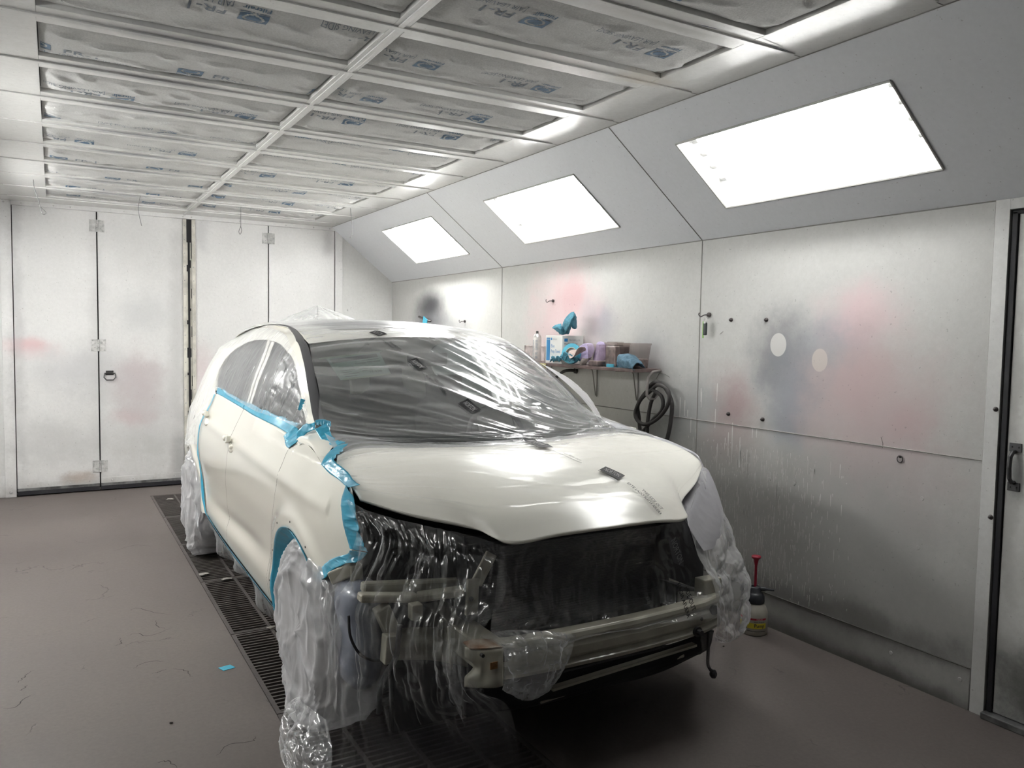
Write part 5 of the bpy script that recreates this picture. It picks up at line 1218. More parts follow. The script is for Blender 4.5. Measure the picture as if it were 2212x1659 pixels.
for (y, z, r) in ((.49,.50,.022),(-.50,.495,.020),(-.42,.475,.007)): 
    x0 = .80-.035*(y/.56)**2; hl.cyl(C(x0+.02,y,z), C(x0+.033,y,z), r, n=20)
hl.build('bolt_holes', M_gap, beam)
nt_ = MB(); c_ = C(.83,-.375,.440); nt_.cyl(c_, c_+(C(.03,0,0)-C(0,0,0)), .012, n=8); nt_.cyl(c_, c_+(C(.012,0,0)-C(0,0,0)), .020, n=12); cpart(nt_, 'tow_nut', M_darksteel)
# frame rails to the beam
for s in (1,-1): cpart(cbox(MB(), .2,.76,.46*s,.56*s,.43,.53), 'frame_rail', M_inner, bevel=.008)
# right-hand end: bracket and black duct
cpart(cbox(MB(), .68,.74,-.60,-.50,.40,.60), 'end_bracket', M_inner, bevel=.006)
dk = MB(); A = [cpx(1458,1262,.62), cpx(1533,1280,.70), cpx(1537,1322,.70), cpx(1460,1318,.62)]
V = [C(*p) for p in A]+[C(p[0]-.12,p[1]+.01,p[2]) for p in A]; dk.add(V, [(3,2,1,0),(4,5,6,7),(0,1,5,4),(1,2,6,5),(2,3,7,6),(3,0,4,7)]); cpart(dk, 'air_duct', M_int, bevel=.004)
# head lamp supports on the left side of the picture
hm = MB(); pxbar(hm, (775,1290), (900,1290), .50, .030, .05); pxbar(hm, (900,1290), (1002,1276), .50, .032, .05, .56); cpart(hm, 'lamp_crossbar', M_inner, bevel=.008)
hm = MB(); pxbar(hm, (1062,1195), (1028,1262), .56, .05, .012); cpart(hm, 'lamp_stay', M_inner, bevel=.004)
hm = MB(); pxbar(hm, (1022,1250), (1017,1328), .57, .05, .015); m_ = cpart(hm, 'lamp_bracket', M_inner, bevel=.004)
MB().cyl(C(*cpx(1018,1294,.58)), C(*cpx(1018,1294,.60)), .009, n=12).build('bracket_bolt', M_gap, m_)
hm = MB(); pxbar(hm, (897,1303), (897,1336), .56, .042, .04); cpart(hm, 'clip_box', M_inner, bevel=.004)
hm = MB(); pxbar(hm, (713,1250), (765,1228), .28, .05, .02, .34); pxbar(hm, (768,1218), (772,1272), .34, .045, .03); cpart(hm, 'fender_bracket', M_inner, bevel=.006)
hm = MB(); pxbar(hm, (822,1310), (850,1372), .50, .055, .05); cpart(hm, 'side_stay', M_inner, bevel=.005)
hm = MB(); pxbar(hm, (843,1370), (838,1430), .54, .045, .05); cpart(hm, 'post_foot', M_inner, bevel=.004)
hm = MB(); pxbar(hm, (780,1272), (1000,1262), .44, .05, .04); cpart(hm, 'upper_member', M_inner, bevel=.01)
# inner apron: broad cream pressing behind the film
ap = MB().grid(CG(patch([[cpx(850,1360,.42),cpx(930,1355,.45),cpx(1010,1370,.5)],[cpx(850,1395,.46),cpx(930,1385,.5),cpx(1010,1395,.55)],[cpx(850,1425,.44),cpx(930,1425,.48),cpx(1010,1440,.55)]], 12, 16))); cpart(ap, 'inner_apron', M_inner, smooth=True, solid=.006)
# washer tank
tk = MB(); G = []; prof = [(0,.02),(.03,.75),(.10,.95),(.25,1.0),(.5,1.03),(.75,1.0),(.9,.86),(.98,.6),(1,.02)]
c1 = cpx(790,1262,.42); c2 = cpx(793,1490,.42)
for t, w_ in prof:
    zc = c1[2]+(c2[2]-c1[2])*t; yc = c1[1]+(c2[1]-c1[1])*t
    G.append([(.36+.11*w_*math.copysign(abs(math.cos(a))**.7, math.cos(a)), yc+.075*w_*math.copysign(abs(math.sin(a))**.7, math.sin(a))+.012*math.sin(t*9), zc) for a in np.linspace(0, 2*PI, 25)])
cpart(MB().grid(CG(np.array(G))), 'washer_tank', M_tank, smooth=True)
def pxtube(L, r, name, m, n=40):
    P = [C(*cpx(px, py, x)) for px, py, x in L]; return cpart(MB().tube([Vector(q) for q in crom(P, n)], r, 8), name, m, smooth=True)
pxtube([(753,1330,.49),(757,1375,.50),(775,1410,.50),(800,1425,.50),(828,1428,.52)], .005, 'cable', M_int)
pxtube([(864,1350,.58),(860,1385,.58),(855,1420,.58),(835,1455,.56),(822,1490,.54),(818,1540,.5)], .010, 'wiring_loom', M_int)
pxtube([(968,1352,.60),(972,1400,.62),(975,1445,.60)], .006, 'release_cable', M_inner)
pxtube([(1000,1175,.3),(1020,1210,.36),(1000,1245,.4)], .02, 'engine_hose', M_int)
# lower lip and splash shield
lo = MB(); pxbar(lo, (1190,1488), (1500,1392), .76, .010, .03); cpart(lo, 'lower_strip', M_inner)
lo = MB(); pxbar(lo, (1160,1512), (1470,1412), .70, .014, .05); cpart(lo, 'lower_crossmember', M_inner, bevel=.004)
lo = MB(); lo.grid(CG(patch([[cpx(1330,1440,.68),cpx(1440,1400,.68),cpx(1522,1385,.66)],[cpx(1330,1452,.60),cpx(1440,1422,.60),cpx(1530,1398,.6)],[cpx(1330,1458,.4),cpx(1430,1432,.4),cpx(1512,1412,.42)]], 10, 14))); cpart(lo, 'splash_shield', M_under, solid=.006)
cpart(MB().grid(CG(patch([sym([(.74,0,.36),(.74,.3,.36),(.70,.6,.36)]), sym([(.70,0,.24),(.70,.3,.24),(.66,.6,.26)]), sym([(.50,0,.19),(.5,.3,.19),(.48,.6,.19)])], 12, 20))), 'under_tray', M_under, solid=.01)  # black tray carried lower to darken the area under the bumper beam
pxtube([(1531,1362,.74),(1530,1400,.74),(1529,1432,.74),(1534,1446,.74),(1540,1450,.74)], .007, 'dangling_rod', M_int, 24)
c_ = C(*cpx(1541,1456,.74)); cpart(MB().lathe(c_, [(0,-.012),(.012,-.012),(.018,-.004),(.018,.006),(.010,.012),(0,.012)], 14, (.3,-1,.2)), 'rod_end', M_int)
# paper notice inside the windshield
M_paper = mat('notice_paper', (.50,.60,.54), .8); M_ptape = mat('notice_tape', (.50,.55,.40), .7); M_pink = mat('notice_ink', (.10,.14,.13), .8)
def wsp(px, py, off=-.02):
    """pixel onto the windshield surface"""
    best = None; r = ray(px, py); W_ = CG(WG)
    o = np.array([0,0,CAM_H]); d = np.array(r); rel = W_-o; t = (rel@d)/(d@d); dist = np.linalg.norm(rel-t[...,None]*d, axis=2)
    i, j = np.unravel_index(np.argmin(dist), dist.shape); return Vector(W_[i,j]), i, j
P4 = []
NG = normals(CG(WG))
for q in ((703,770),(820,757),(845,803),(735,817)):
    # refine by intersecting the ray with the local tangent plane
    p_, i, j = wsp(*q); n_v = Vector(NG[i,j]); r = ray(*q); o_ = Vector((0,0,CAM_H)); t = (p_-o_).dot(n_v)/r.dot(n_v); P4.append(o_+r*t-(n_v if n_v.z > 0 else -n_v)*.012)
nA, nB, nC, nD = P4
note = thing('paper_notice', (nA+nC)/2, 'pale green printed paper notice taped inside the windshield', 'paper')
pg_ = MB().add(P4, [(0,1,2,3)]); pg_.build('sheet', M_paper, note, solid=.0006)
nn_ = (nB-nA).cross(nD-nA).normalized(); nn_ = nn_ if nn_.z > 0 else -nn_
def npt(u, v): return (nA*(1-u)+nB*u)*(1-v)+(nD*(1-u)+nC*u)*v+nn_*.0012
tx = MB()
def ntext(t, u0, u1, v, hgt):
    vv, ff = text_mesh(t, 1, bold=.02); w0 = max(p[0] for p in vv)
    tx.add([npt(u0+(u1-u0)*p[0]/w0, v-p[1]*hgt) for p in vv], ff)
ntext('Outside 97814309', .45,.93,.42,.10); ntext('Painted by', .12,.40,.50,.09); ntext('77-9.06', .62,.86,.86,.13)
for (u0,u1,v) in ((.6,.92,.27),(.12,.38,.62),(.45,.8,.55),(.12,.3,.70),(.45,.85,.64),(.12,.42,.78),(.5,.7,.72),(.12,.36,.88)): tx.add([npt(u0,v),npt(u1,v),npt(u1,v+.025),npt(u0,v+.025)], [(0,1,2,3)])
tx.build('printed_text', M_pink, note)
db = MB(); db.add([npt(.05,.07)-nn_*.0,npt(.93,.04),npt(.93,.20),npt(.06,.26)], [(0,1,2,3)]); db.build('dark_header', M_mould, note)
tt = MB()
for (ua,va,ub,vb) in ((-.12,0,1.05,-.03),(.05,1,1.0,1.0)):
    a = npt(ua,va)+nn_*.0006; b_ = npt(ub,vb)+nn_*.0006; d = npt(ua,va+.07)-npt(ua,va); tt.add([a-d*.5,b_-d*.5,b_+d*.5,a+d*.5], [(0,1,2,3)])
tt.build('clear_tape', M_ptape, note)
# ================================================================== masking film and tape
M_filmtop = film_mat('clear_film_top', base=.13, graz=.62, cloud=.10, wr=1.0, scale=(30, 1.6, 1), use_uv=True, milk=.55, crease=.45, rough=.18, graze_pow=1.9)
M_filmside = film_mat('clear_film_side', base=.13, graz=.30, cloud=.06, wr=.4, scale=(16, 16, 2.2), milk=.70, crease=.22, rough=.28)
M_filmdrape = film_mat('clear_film_drape', base=.05, graz=.50, cloud=.12, wr=1.0, scale=(11, 11, 4), milk=.40, crease=.45, rough=.12)
M_filmcover = film_mat('wheel_film', base=.55, graz=.40, cloud=.25, wr=.8, scale=(10, 10, 3.5), milk=.82, crease=.25, rough=.15, tint=(.78,.78,.80))
M_filmR = film_mat('clear_film_corner', base=.22, graz=.5, cloud=.22, wr=.9, scale=(10, 10, 6), milk=.6, crease=.3, rough=.12)

def wrinkle(G, amp, fu, fv, seed, cross=.25, edge=True):
    nu, nv = G.shape[:2]; u, v = np.meshgrid(np.linspace(0,1,nu), np.linspace(0,1,nv), indexing='ij')
    wu = u+.08*(fbm(u*3, v*3, seed+1)-.5); wv = v+.08*(fbm(u*3+9, v*3, seed+2)-.5)
    d = ridged(wu*fu, wv*fv, seed, 4)-.45+cross*(ridged(wu*(fu+fv)*.35+5, wv*(fu+fv)*.35, seed+50, 3)-.45)
    if edge:
        e = np.minimum(1, 12*np.minimum(np.minimum(u,1-u), np.minimum(v,1-v))); d = d*(.25+.75*e)
    return G+normals(G)*(d*amp)[...,None]
def film(name, G, m, parent, amp, fu, fv, seed, up=None, **k):
    G = wrinkle(np.asarray(G, float), amp, fu, fv, seed, **k); a, b_ = G.shape[:2]
    o = MB().grid(CG(G)).build(name, m, parent, smooth=True, uvgrid=(a, b_)); return o, G
sheet = thing('masking_film', C(.4, 0, .86), 'large clear plastic masking film over roof, windshield and hood of the car', 'masking film')
# hood, windshield and roof in one run from the roof to the hood lip; wrinkles run across the car
def lift(row, d): return [(x, y*1.01, z+d) for x, y, z in row]
tension = [[(.06,0,1.125),(.05,.22,1.122),(.0,.42,1.125),(-.06,.60,1.135),(-.10,.72,1.145),(-.12,.80,1.15)]]
def six(r4): # four-point rows resampled to six
    return [tuple(p) for p in crom(r4, 6)]
FR = []
for r in RF[::-1][1:]: FR.append(lift(six(r), .016))
FR.append(lift(six(WS[2]), .02)); FR.append(lift(six(WS[1]), .03))
FR.append([(-.10,0,1.15),(-.12,.22,1.148),(-.18,.42,1.148),(-.28,.58,1.155),(-.36,.69,1.175),(-.44,.76,1.195)])
FR.append(lift(HOOD[0], .020)); FR.append(lift(HOOD[1], .014)); FR.append(lift(HOOD[2], .012)); FR.append(lift(HOOD[3], .012)); FR.append([(x+.006, y*1.005, z+.008) for x, y, z in HOOD[4]])
TG = patch([sym(r) for r in FR], 300, 330)
# long tension folds: run from the left pillar foot across to the right, fanning out
nu, nv = TG.shape[:2]; u, v = np.meshgrid(np.linspace(0,1,nu), np.linspace(0,1,nv), indexing='ij')
vv = 1-v                                     # 0 = picture left (car right side)
skew = u*1.0-.22*vv+.06*np.sin(vv*5)+.02*fbm(u*4, vv*4, 3)
zone = np.exp(-((u-.52)/.20)**2)
fold = ridged(vv*1.3+.4, skew*46, 4, 3)-.42
fold2 = ridged(vv*2.0+3, skew*17, 9, 2)-.42
creases = np.clip(ridged(u*7+.5*vv, vv*7, 77, 2)-.78, 0, 1)*3
hoodz = np.clip((u-.70)/.12, 0, 1)
d = fold*(.0075*zone+.0022)+fold2*(.012*zone+.004)+creases*(.007*hoodz+.002)
e = np.minimum(1, 14*np.minimum(np.minimum(u*2,1-u), np.minimum(v,1-v))); d = d*(.2+.8*e)
TG = TG+normals(TG)*np.where(True, -d, 0)[...,None]*(-1 if normals(TG)[150,165,2] > 0 else 1)
M_filmhood = film_mat('clear_film_hood', base=.04, graz=.30, cloud=.06, wr=1.0, scale=(30, 1.6, 1), use_uv=True, milk=.72, crease=.40, rough=.16, graze_pow=2.0, tint=(.97,.97,.96))  # same film as on the roof, made clearer and whiter to brighten the hood
top = MB().grid(CG(TG)); top.mi = [1 if i > .70*(nu-1) else 0 for i in range(nu-1) for j in range(nv-1)]
top = top.build('top_sheet', [M_filmtop, M_filmhood], sheet, smooth=True, uvgrid=(nu, nv))
# printing carried by the film: words laid on the sheet surface
M_print = mat('film_print', (.012,.012,.014), .6)
TGW = CG(TG); TN = normals(TGW); TN = TN*np.sign(TN[...,2:3]+1e-9)
def film_at(px, py):
    o = np.array([0,0,CAM_H]); d_ = np.array(ray(px, py)); rel = TGW-o; t = (rel@d_)/(d_@d_); dist = np.linalg.norm(rel-t[...,None]*d_, axis=2)+.02*(t > 1e6)
    i, j = np.unravel_index(np.argmin(dist), dist.shape); return i/(nu-1), j/(nv-1)
def film_point(uu, vv_, off=.0035):
    p = on_grid(TGW, min(max(uu,0),1), min(max(vv_,0),1)); n_v = on_grid(TN, min(max(uu,0),1), min(max(vv_,0),1)); return Vector(p)+Vector(n_v)*off
M_lite0 = mat('film_letter_pale', (.30,.30,.30), .6)
def lay(mb, V2, F2, pa, pb, h_px, mi=0, off=.0045):
    """map text space (x 0..1 along, y) between two picture anchors on the film; height in metres"""
    ua, va = film_at(*pa); ub, vb = film_at(*pb); A = film_point(ua, va); B = film_point(ub, vb); L_m = (B-A).length
    du, dv = (ub-ua), (vb-va)
    # local metric for the perpendicular direction
    e_ = .03; gu = (film_point(ua+e_, va)-A)/e_; gv = (film_point(ua, va+e_)-A)/e_; T_ = gu*du+gv*dv
    Nn = gu.cross(gv).normalized(); Nn = Nn if Nn.z > 0 else -Nn; Pp = Nn.cross(T_.normalized())
    a11, a12, a22 = gu.dot(gu), gu.dot(gv), gv.dot(gv); b1, b2 = gu.dot(Pp), gv.dot(Pp); D = a11*a22-a12*a12; pu, pv = (b1*a22-b2*a12)/D, (a11*b2-a12*b1)/D
    P = [film_point(ua+du*x+pu*y*h_px, va+dv*x+pv*y*h_px, off) for x, y in V2]; mb.add(P, F2, mi)
def word(txt):
    v_, f_ = text_mesh(txt, 1, bold=.012); w0 = max(p[0] for p in v_); return [(p[0]/w0, p[1]) for p in v_], f_
def plate(pa, pb, h):
    """dark name plate with light outlined letters left clear"""
    mb = MB(); nx, ny = 24, 8
    V2 = [(i/nx, j/ny) for j in range(ny+1) for i in range(nx+1)]; lay(mb, V2, [(j*(nx+1)+i,j*(nx+1)+i+1,(j+1)*(nx+1)+i+1,(j+1)*(nx+1)+i) for j in range(ny) for i in range(nx)], pa, pb, h)
    lt = MB(); v_, f_ = word('NORTON'); lay(lt, [(.13+.74*x, .22+.78*y) for x, y in v_], f_, pa, pb, h, off=.006); lt.build('plate_letters', M_lite0, sheet)
    V2 = [(i/nx*.96, y) for y in (-.16,-.10) for i in range(nx+1)]; lay(mb, V2, [(i,i+1,i+nx+2,i+nx+1) for i in range(nx)], pa, pb, h)
    mb.build('printed_plate', M_print, sheet)
def words(pa, pb, h):
    mb = MB(); v_, f_ = word('ESTE LADO HACIA AFUERA'); lay(mb, [(x, y*.75) for x, y in v_], f_, pa, pb, h)
    v_, f_ = word('THIS SIDE OUT'); lay(mb, [(.25+x*.62, 1.0+y*.75) for x, y in v_], f_, pa, pb, h)
    mb.build('printed_words', M_print, sheet)
plate((797,719), (818,729), .055); words((822,734), (860,762), .022)
plate((880,779), (905,800), .055); words((914,808), (962,854), .026)
plate((992,872), (1020,893), .055); plate((1130,951), (1165,968), .06); words((1190,976), (1255,1003), .020); words((1040,905),(1110,935),.016)
plate((1293,1016), (1336,1037), .06); words((1353,1044), (1425,1112), .030)
# film tented over the aerial at the rear of the roof
pk = cpx(686,659,-2.9); tent = thing('roof_aerial_film', C(*pk), 'clear film peak tented over the aerial on the car roof', 'masking film')
ring = []; n_r = 40
for i in range(n_r+1):
    a = 2*PI*i/n_r; rx = .30+.05*math.sin(3*a); x = pk[0]+rx*math.cos(a)*.9; y = pk[1]+rx*math.sin(a)*1.05; ring.append((x, y))
G = []
for k in range(16):
    t = k/15; row = []
    for i, (x, y) in enumerate(ring):
        a = 2*PI*i/n_r; f_ = t**.9*(1+.10*math.sin(7*a+1)*t); xx = pk[0]+(x-pk[0])*f_; yy = pk[1]+(y-pk[1])*f_
        base = 1.685-.02*(abs(yy)/.5)**2-.04*max(0,-xx-2.9); row.append((xx, yy, pk[2]+(base-pk[2])*(t**.85)+.006*math.sin(11*a)*t*(1-t)*4))
    G.append(row)
MB().grid(CG(np.array(G))).build('film', film_mat('tent_film', base=.12, graz=.6, cloud=.2, wr=.6, scale=(14,14,2), milk=.7, crease=.3), tent, smooth=True)
tr_ = MB()
for px, py in ((628,697),(644,697),(675,697),(728,697),(742,697)):
    tr_.tube([C(*pk), C(*cpx(px, py, pk[0]))], [.001,.004], 6)
tr_.build('tension_fold', mat('film_fold', (.80,.80,.80), .3), tent, smooth=True)
MB().cyl(C(pk[0],pk[1],1.67), C(*pk)-Vector((0,0,.004)), .004, .003, 8).build('aerial', M_int, tent)

# side windows and rear quarter film
sidef = thing('side_window_film', C(-1.6,.93,1.17), 'clear film stretched over the side windows and rear quarter of the car', 'masking film')
Z0 = [(-3.55,.55),(-3.2,.80),(-2.75,.98),(-2.38,1.215),(-1.9,1.207),(-1.45,1.19),(-.9,1.17),(-.50,1.15)]
Z1 = [(-3.62,1.2),(-3.40,1.44),(-3.1,1.56),(-2.6,1.615),(-1.9,1.618),(-1.3,1.565),(-.88,1.425),(-.50,1.195)]
S2 = strip(Z0, Z1, 120, 60); y = hw(S2[...,0], S2[...,1])+.012
G = np.stack([S2[...,0], y, S2[...,1]], -1); G = wrinkle(G, .005, 22, 2, 71)
MB().grid(CG(G)).build('window_film', M_filmside, sidef, smooth=True, uvgrid=(120,60))
Z0 = [(-3.50,.42),(-3.50,.60),(-3.38,.80),(-3.0,.93)]; Z1 = [(-3.30,.40),(-3.27,.55),(-3.1,.72),(-2.92,.80)]
S2 = strip(Z0, Z1, 30, 12)
Z0 = [(-3.55,.55),(-3.2,.80),(-2.75,.98),(-2.40,1.19)]; Z1 = [(-3.30,.50),(-3.1,.74),(-2.80,.80),(-2.50,.84)]
S2 = strip(Z0, Z1, 60, 24); y = hw(S2[...,0], S2[...,1])+.012; G = wrinkle(np.stack([S2[...,0], y, S2[...,1]], -1), .012, 14, 6, 5)
MB().grid(CG(G)).build('quarter_film', M_filmside, sidef, smooth=True, uvgrid=(60,24))

# front drapes -----------------------------------------------------------
def prow(L): return [cpx(px, py, x) for px, py, x in L]
front = thing('front_drape', C(.7,.4,.02), 'clear film hanging in folds from hood to floor over the open front left corner', 'masking film')
rowsF = [prow([(750,1078,.34),(800,1106,.42),(870,1126,.50),(950,1143,.58),(1020,1158,.66),(1090,1180,.71)]),
         prow([(772,1150,.40),(830,1170,.52),(890,1190,.60),(950,1205,.66),(1020,1215,.70),(1095,1235,.73)]),
         prow([(735,1235,.36),(800,1250,.50),(870,1265,.62),(940,1280,.70),(1010,1290,.76),(1085,1300,.79)]),
         prow([(700,1290,.24),(775,1320,.46),(850,1345,.62),(925,1360,.73),(985,1368,.82),(1040,1372,.86)]),
         prow([(702,1400,.30),(775,1430,.50),(850,1450,.62),(925,1460,.75),(985,1470,.86),(1030,1480,.88)]),
         prow([(705,1500,.36),(780,1530,.54),(860,1545,.65),(940,1550,.74),(1020,1545,.82),(1100,1530,.82)]),
         [(.40,1.03,.10),(.52,.86,.09),(.62,.74,.08),(.70,.62,.08),(.74,.50,.08),(.76,.40,.07)],
         [(.48,1.10,.006),(.60,.92,.006),(.70,.78,.006),(.76,.66,.006),(.80,.54,.006),(.80,.42,.006)]]
G = patch(rowsF, 150, 150); film('left_drape', G, M_filmdrape, front, .042, 2.4, 9, 21, cross=.8)
# film over the radiator opening
rad_f = thing('radiator_film', C(.7,0,.6), 'clear film hanging over the dark radiator opening above the bumper beam', 'masking film')
rowsR = [prow([(1080,1180,.715),(1180,1168,.735),(1290,1153,.735),(1400,1138,.715),(1484,1124,.68)]),
         prow([(1075,1225,.70),(1180,1215,.67),(1290,1205,.66),(1400,1195,.67),(1500,1180,.70)]),
         prow([(1070,1290,.72),(1180,1290,.66),(1290,1280,.64),(1410,1262,.66),(1525,1240,.72)]),
         prow([(1060,1355,.80),(1180,1362,.72),(1290,1345,.70),(1410,1320,.72),(1540,1290,.78)]),
         prow([(1075,1395,.82),(1180,1388,.80),(1290,1362,.79),(1410,1336,.80),(1548,1302,.80)]),
         prow([(1090,1420,.87),(1180,1402,.86),(1290,1372,.85),(1410,1350,.85),(1550,1335,.83)])]
G = patch(rowsR, 110, 190); film('opening_film', G, M_filmdrape, rad_f, .020, 2.5, 9, 42, cross=.7)
mp_ = MB(); 
def plane_word(mb, txt, pa, pb, x, h, bold=.01):
    A = C(*cpx(*pa, x)); B = C(*cpx(*pb, x)); T_ = B-A; N_ = Vector((0,-1,.1)).normalized(); Pp = N_.cross(T_.normalized())
    v_, f_ = word(txt); mb.add([A+T_*q[0]+Pp*q[1]*h for q in v_], f_)
M_lite = mat('film_letter_clear', (.20,.20,.20), .6)
bp2 = MB(); A = [cpx(1443,1162,.74), cpx(1468,1166,.74), cpx(1478,1225,.77), cpx(1454,1215,.77)]
bp2.add([C(*q) for q in A], [(0,1,2,3)]); bp2.build('printed_plate', M_print, rad_f, solid=.0006)
plane_word(mp_, 'NORTON', (1449,1168), (1467,1220), .785, .040); mp_.build('plate_letters', M_lite, rad_f)
mp_ = MB(); plane_word(mp_, 'SIDE OUT', (1478,1270), (1496,1322), .85, .03); plane_word(mp_, 'HACIA AFUERA', (1462,1262), (1485,1336), .85, .025); mp_.build('printed_words', M_print, rad_f)
# film bunched round the left end of the beam
bun = thing('beam_film', C(.88,.4,.45), 'bunched clear film bag hanging round the left end of the bumper beam', 'masking film')
rowsB = [prow([(1035,1372,.86),(1090,1362,.90),(1150,1362,.90),(1205,1366,.89),(1245,1372,.86)]),
         prow([(1085,1400,.87),(1120,1395,.92),(1165,1395,.93),(1205,1400,.92),(1235,1408,.87)]),
         prow([(1090,1440,.88),(1120,1436,.92),(1160,1436,.93),(1195,1438,.92),(1222,1440,.87)]),
         prow([(1088,1475,.86),(1115,1478,.90),(1145,1480,.91),(1175,1476,.90),(1205,1468,.85)]),
         prow([(1085,1490,.80),(1110,1505,.84),(1135,1515,.85),(1160,1508,.84),(1188,1490,.80)])]
film('bunched_film', patch(rowsB, 80, 80), M_filmR, bun, .020, 3, 4, 63, cross=.5)
rowsB = [prow([(960,1380,.80),(990,1378,.86),(1005,1385,.88)]), prow([(955,1430,.80),(985,1440,.87),(1004,1450,.89)]), prow([(965,1470,.8),(990,1490,.86),(1006,1500,.88)]), prow([(985,1530,.8),(1000,1560,.84),(1008,1580,.85)])]
film('loose_edge', patch(rowsB, 50, 24), M_filmdrape, bun, .012, 4, 3, 13, cross=.6)
# right front corner
rc = thing('corner_film', C(.5,-.8,.7), 'shiny crumpled clear film wrapped round the far front corner of the car', 'masking film')
rowsC = [prow([(1484,1122,.68),(1503,1062,.44),(1515,1020,.30),(1530,1018,.10)]),
         prow([(1492,1150,.72),(1528,1120,.52),(1552,1085,.36),(1553,1075,.10)]),
         prow([(1510,1205,.75),(1548,1180,.60),(1572,1130,.42),(1566,1118,.12)]),
         prow([(1535,1250,.78),(1560,1225,.64),(1590,1185,.46),(1586,1180,.15)]),
         prow([(1545,1290,.81),(1570,1270,.70),(1604,1225,.50),(1600,1220,.18)]),
         prow([(1548,1335,.83),(1575,1325,.72),(1614,1275,.54),(1606,1270,.2)]),
         prow([(1546,1368,.82),(1575,1375,.74),(1612,1340,.56),(1602,1330,.25)]),
         prow([(1545,1385,.80),(1572,1388,.73),(1606,1368,.58),(1598,1360,.3)])]
G = patch(rowsC, 130, 80); uu = np.linspace(0,1,130)[:,None]; G = wrinkle(G, .030, 6, 3, 91, cross=.8)*np.clip(uu*3-.3,0,1)[...,None]+G*(1-np.clip(uu*3-.3,0,1))[...,None]; 
MB().grid(CG(G)).build('crumpled_sheet', M_filmR, rc, smooth=True, uvgrid=(130,80))
rowsT = [prow([(1462,1000,.0),(1480,1030,.22),(1470,1060,.32),(1464,1085,.44),(1472,1108,.56),(1482,1130,.64)]),
         prow([(1480,1001,.06),(1508,1026,.30),(1504,1052,.40),(1494,1082,.52),(1484,1110,.64),(1486,1134,.70)]),
         prow([(1500,1002,.10),(1520,1030,.30),(1525,1070,.42),(1518,1105,.54),(1503,1135,.66),(1492,1145,.72)]),
         prow([(1524,1010,.10),(1536,1040,.26),(1548,1085,.40),(1545,1125,.52),(1530,1160,.64),(1508,1172,.73)]),
         prow([(1532,1018,.06),(1546,1050,.20),(1560,1095,.34),(1562,1140,.48),(1545,1180,.62),(1520,1190,.74)])]
G = patch(rowsT, 40, 80); film('taut_sheet', G, film_mat('taut_film', base=.72, graz=.2, cloud=.1, wr=.3, scale=(5,5,5), milk=.82, crease=.1, tint=(.55,.55,.59), rough=.2), rc, .006, 2, 4, 9, cross=.3)  # lavender grey tint paints in the reflection of the sloping panels
# loose flap of film at the right side window
fl_ = thing('side_film_flap', C(-.4,-.85,1.1), 'whitish film flap bulging from the far side of the windshield', 'masking film')
rowsD = [prow([(1168,785,-.95),(1205,812,-.75),(1245,848,-.58),(1285,895,-.42),(1305,935,-.30)]),
         prow([(1200,800,-1.0),(1245,830,-.85),(1275,862,-.75),(1295,895,-.6),(1312,928,-.42)]),
         prow([(1215,812,-1.1),(1252,842,-1.0),(1280,868,-.9),(1294,900,-.8),(1308,925,-.6)])]
film('flap', patch(rowsD, 24, 60), M_filmcover, fl_, .012, 3, 5, 17)
# strip of film hanging beside the dangling rod
rowsE = [prow([(1512,1362,.78),(1530,1364,.78),(1552,1366,.78)]), prow([(1515,1400,.78),(1530,1402,.78),(1544,1400,.78)]), prow([(1524,1440,.78),(1532,1442,.78),(1540,1438,.78)])]
film('hanging_strip', patch(rowsE, 30, 14), M_filmdrape, rc, .006, 3, 3, 8)
# piece of film dragging from the sill to the floor
sf = thing('sill_film', C(-1.8,.85,.2), 'narrow clear film hanging below the taped door sill', 'masking film')
n_ = 120; G = []
for i in range(n_):
    t = i/(n_-1); x = -2.42+1.86*t; z1 = sillz(x)-.04; z0_ = z1-(.10+.03*math.sin(9*t)); yt = float(hw(x, z1))
    G.append([(x, yt-.03*k-.03*math.sin(23*t+k)*k, z1+(z0_-z1)*k) for k in np.linspace(0, 1, 12)])
film('sill_skirt', np.array(G), M_filmside, sf, .010, 16, 2, 31)

# wheel covers -----------------------------------------------------------
def cover(cx, cyc, label, seed, sx=.40, sz=.385, fl_out=.0, m=M_filmcover):
    t = thing('wheel_cover_film', C(cx, cyc, .0), label, 'wheel cover', 'film covers over the near side wheels')
    G = []
    for i in range(80):
        ph = i/79*PI*.98+.03            # from the outer face centre round to the inner side
        row = []
        for j in range(150):
            a = 2*PI*j/149
            rr = 0 if i == 0 else (math.sin(ph)**.38 if i > 6 else i/6*math.sin(6/79*PI*.98+.03)**.38); d_ = math.copysign(abs(math.cos(ph))**.55, math.cos(ph))
            x = cx+sx*rr*math.cos(a); z = .385+sz*rr*math.sin(a); y = cyc+.14*d_
            row.append((x, y, z))
        G.append(row)
    G = np.array(G); u, v = np.meshgrid(np.linspace(0,1,80), np.linspace(0,1,150), indexing='ij')
    ca, sa = np.cos(2*PI*v), np.sin(2*PI*v); rad_ = np.sin(u*PI*.98+.03)
    X = rad_*ca; Z = rad_*sa
    w_ = ridged(X*3+seed, Z*2.0, seed, 3)-.5+.6*(ridged(X*7, Z*4+2, seed+3, 2)-.5)
    N_ = normals(G); sgn = np.sign((N_*(G-np.array([cx,cyc,.38]))).sum(2, keepdims=True)+1e-9); G = G+N_*sgn*(w_*.032)[...,None]
    low = np.clip((.14-G[...,2])/.14, 0, 1); G[...,0] += low*.05; G[...,1] += low*(.03+fl_out)*np.clip(G[...,1]-cyc+.1, 0, 1)*4
    G[...,2] = np.maximum(G[...,2], .008+.004*fbm(X*9, Z*9, seed))
    MB().grid(CG(G)).build('cover', m, t, smooth=True, uvgrid=(80,150)); return t
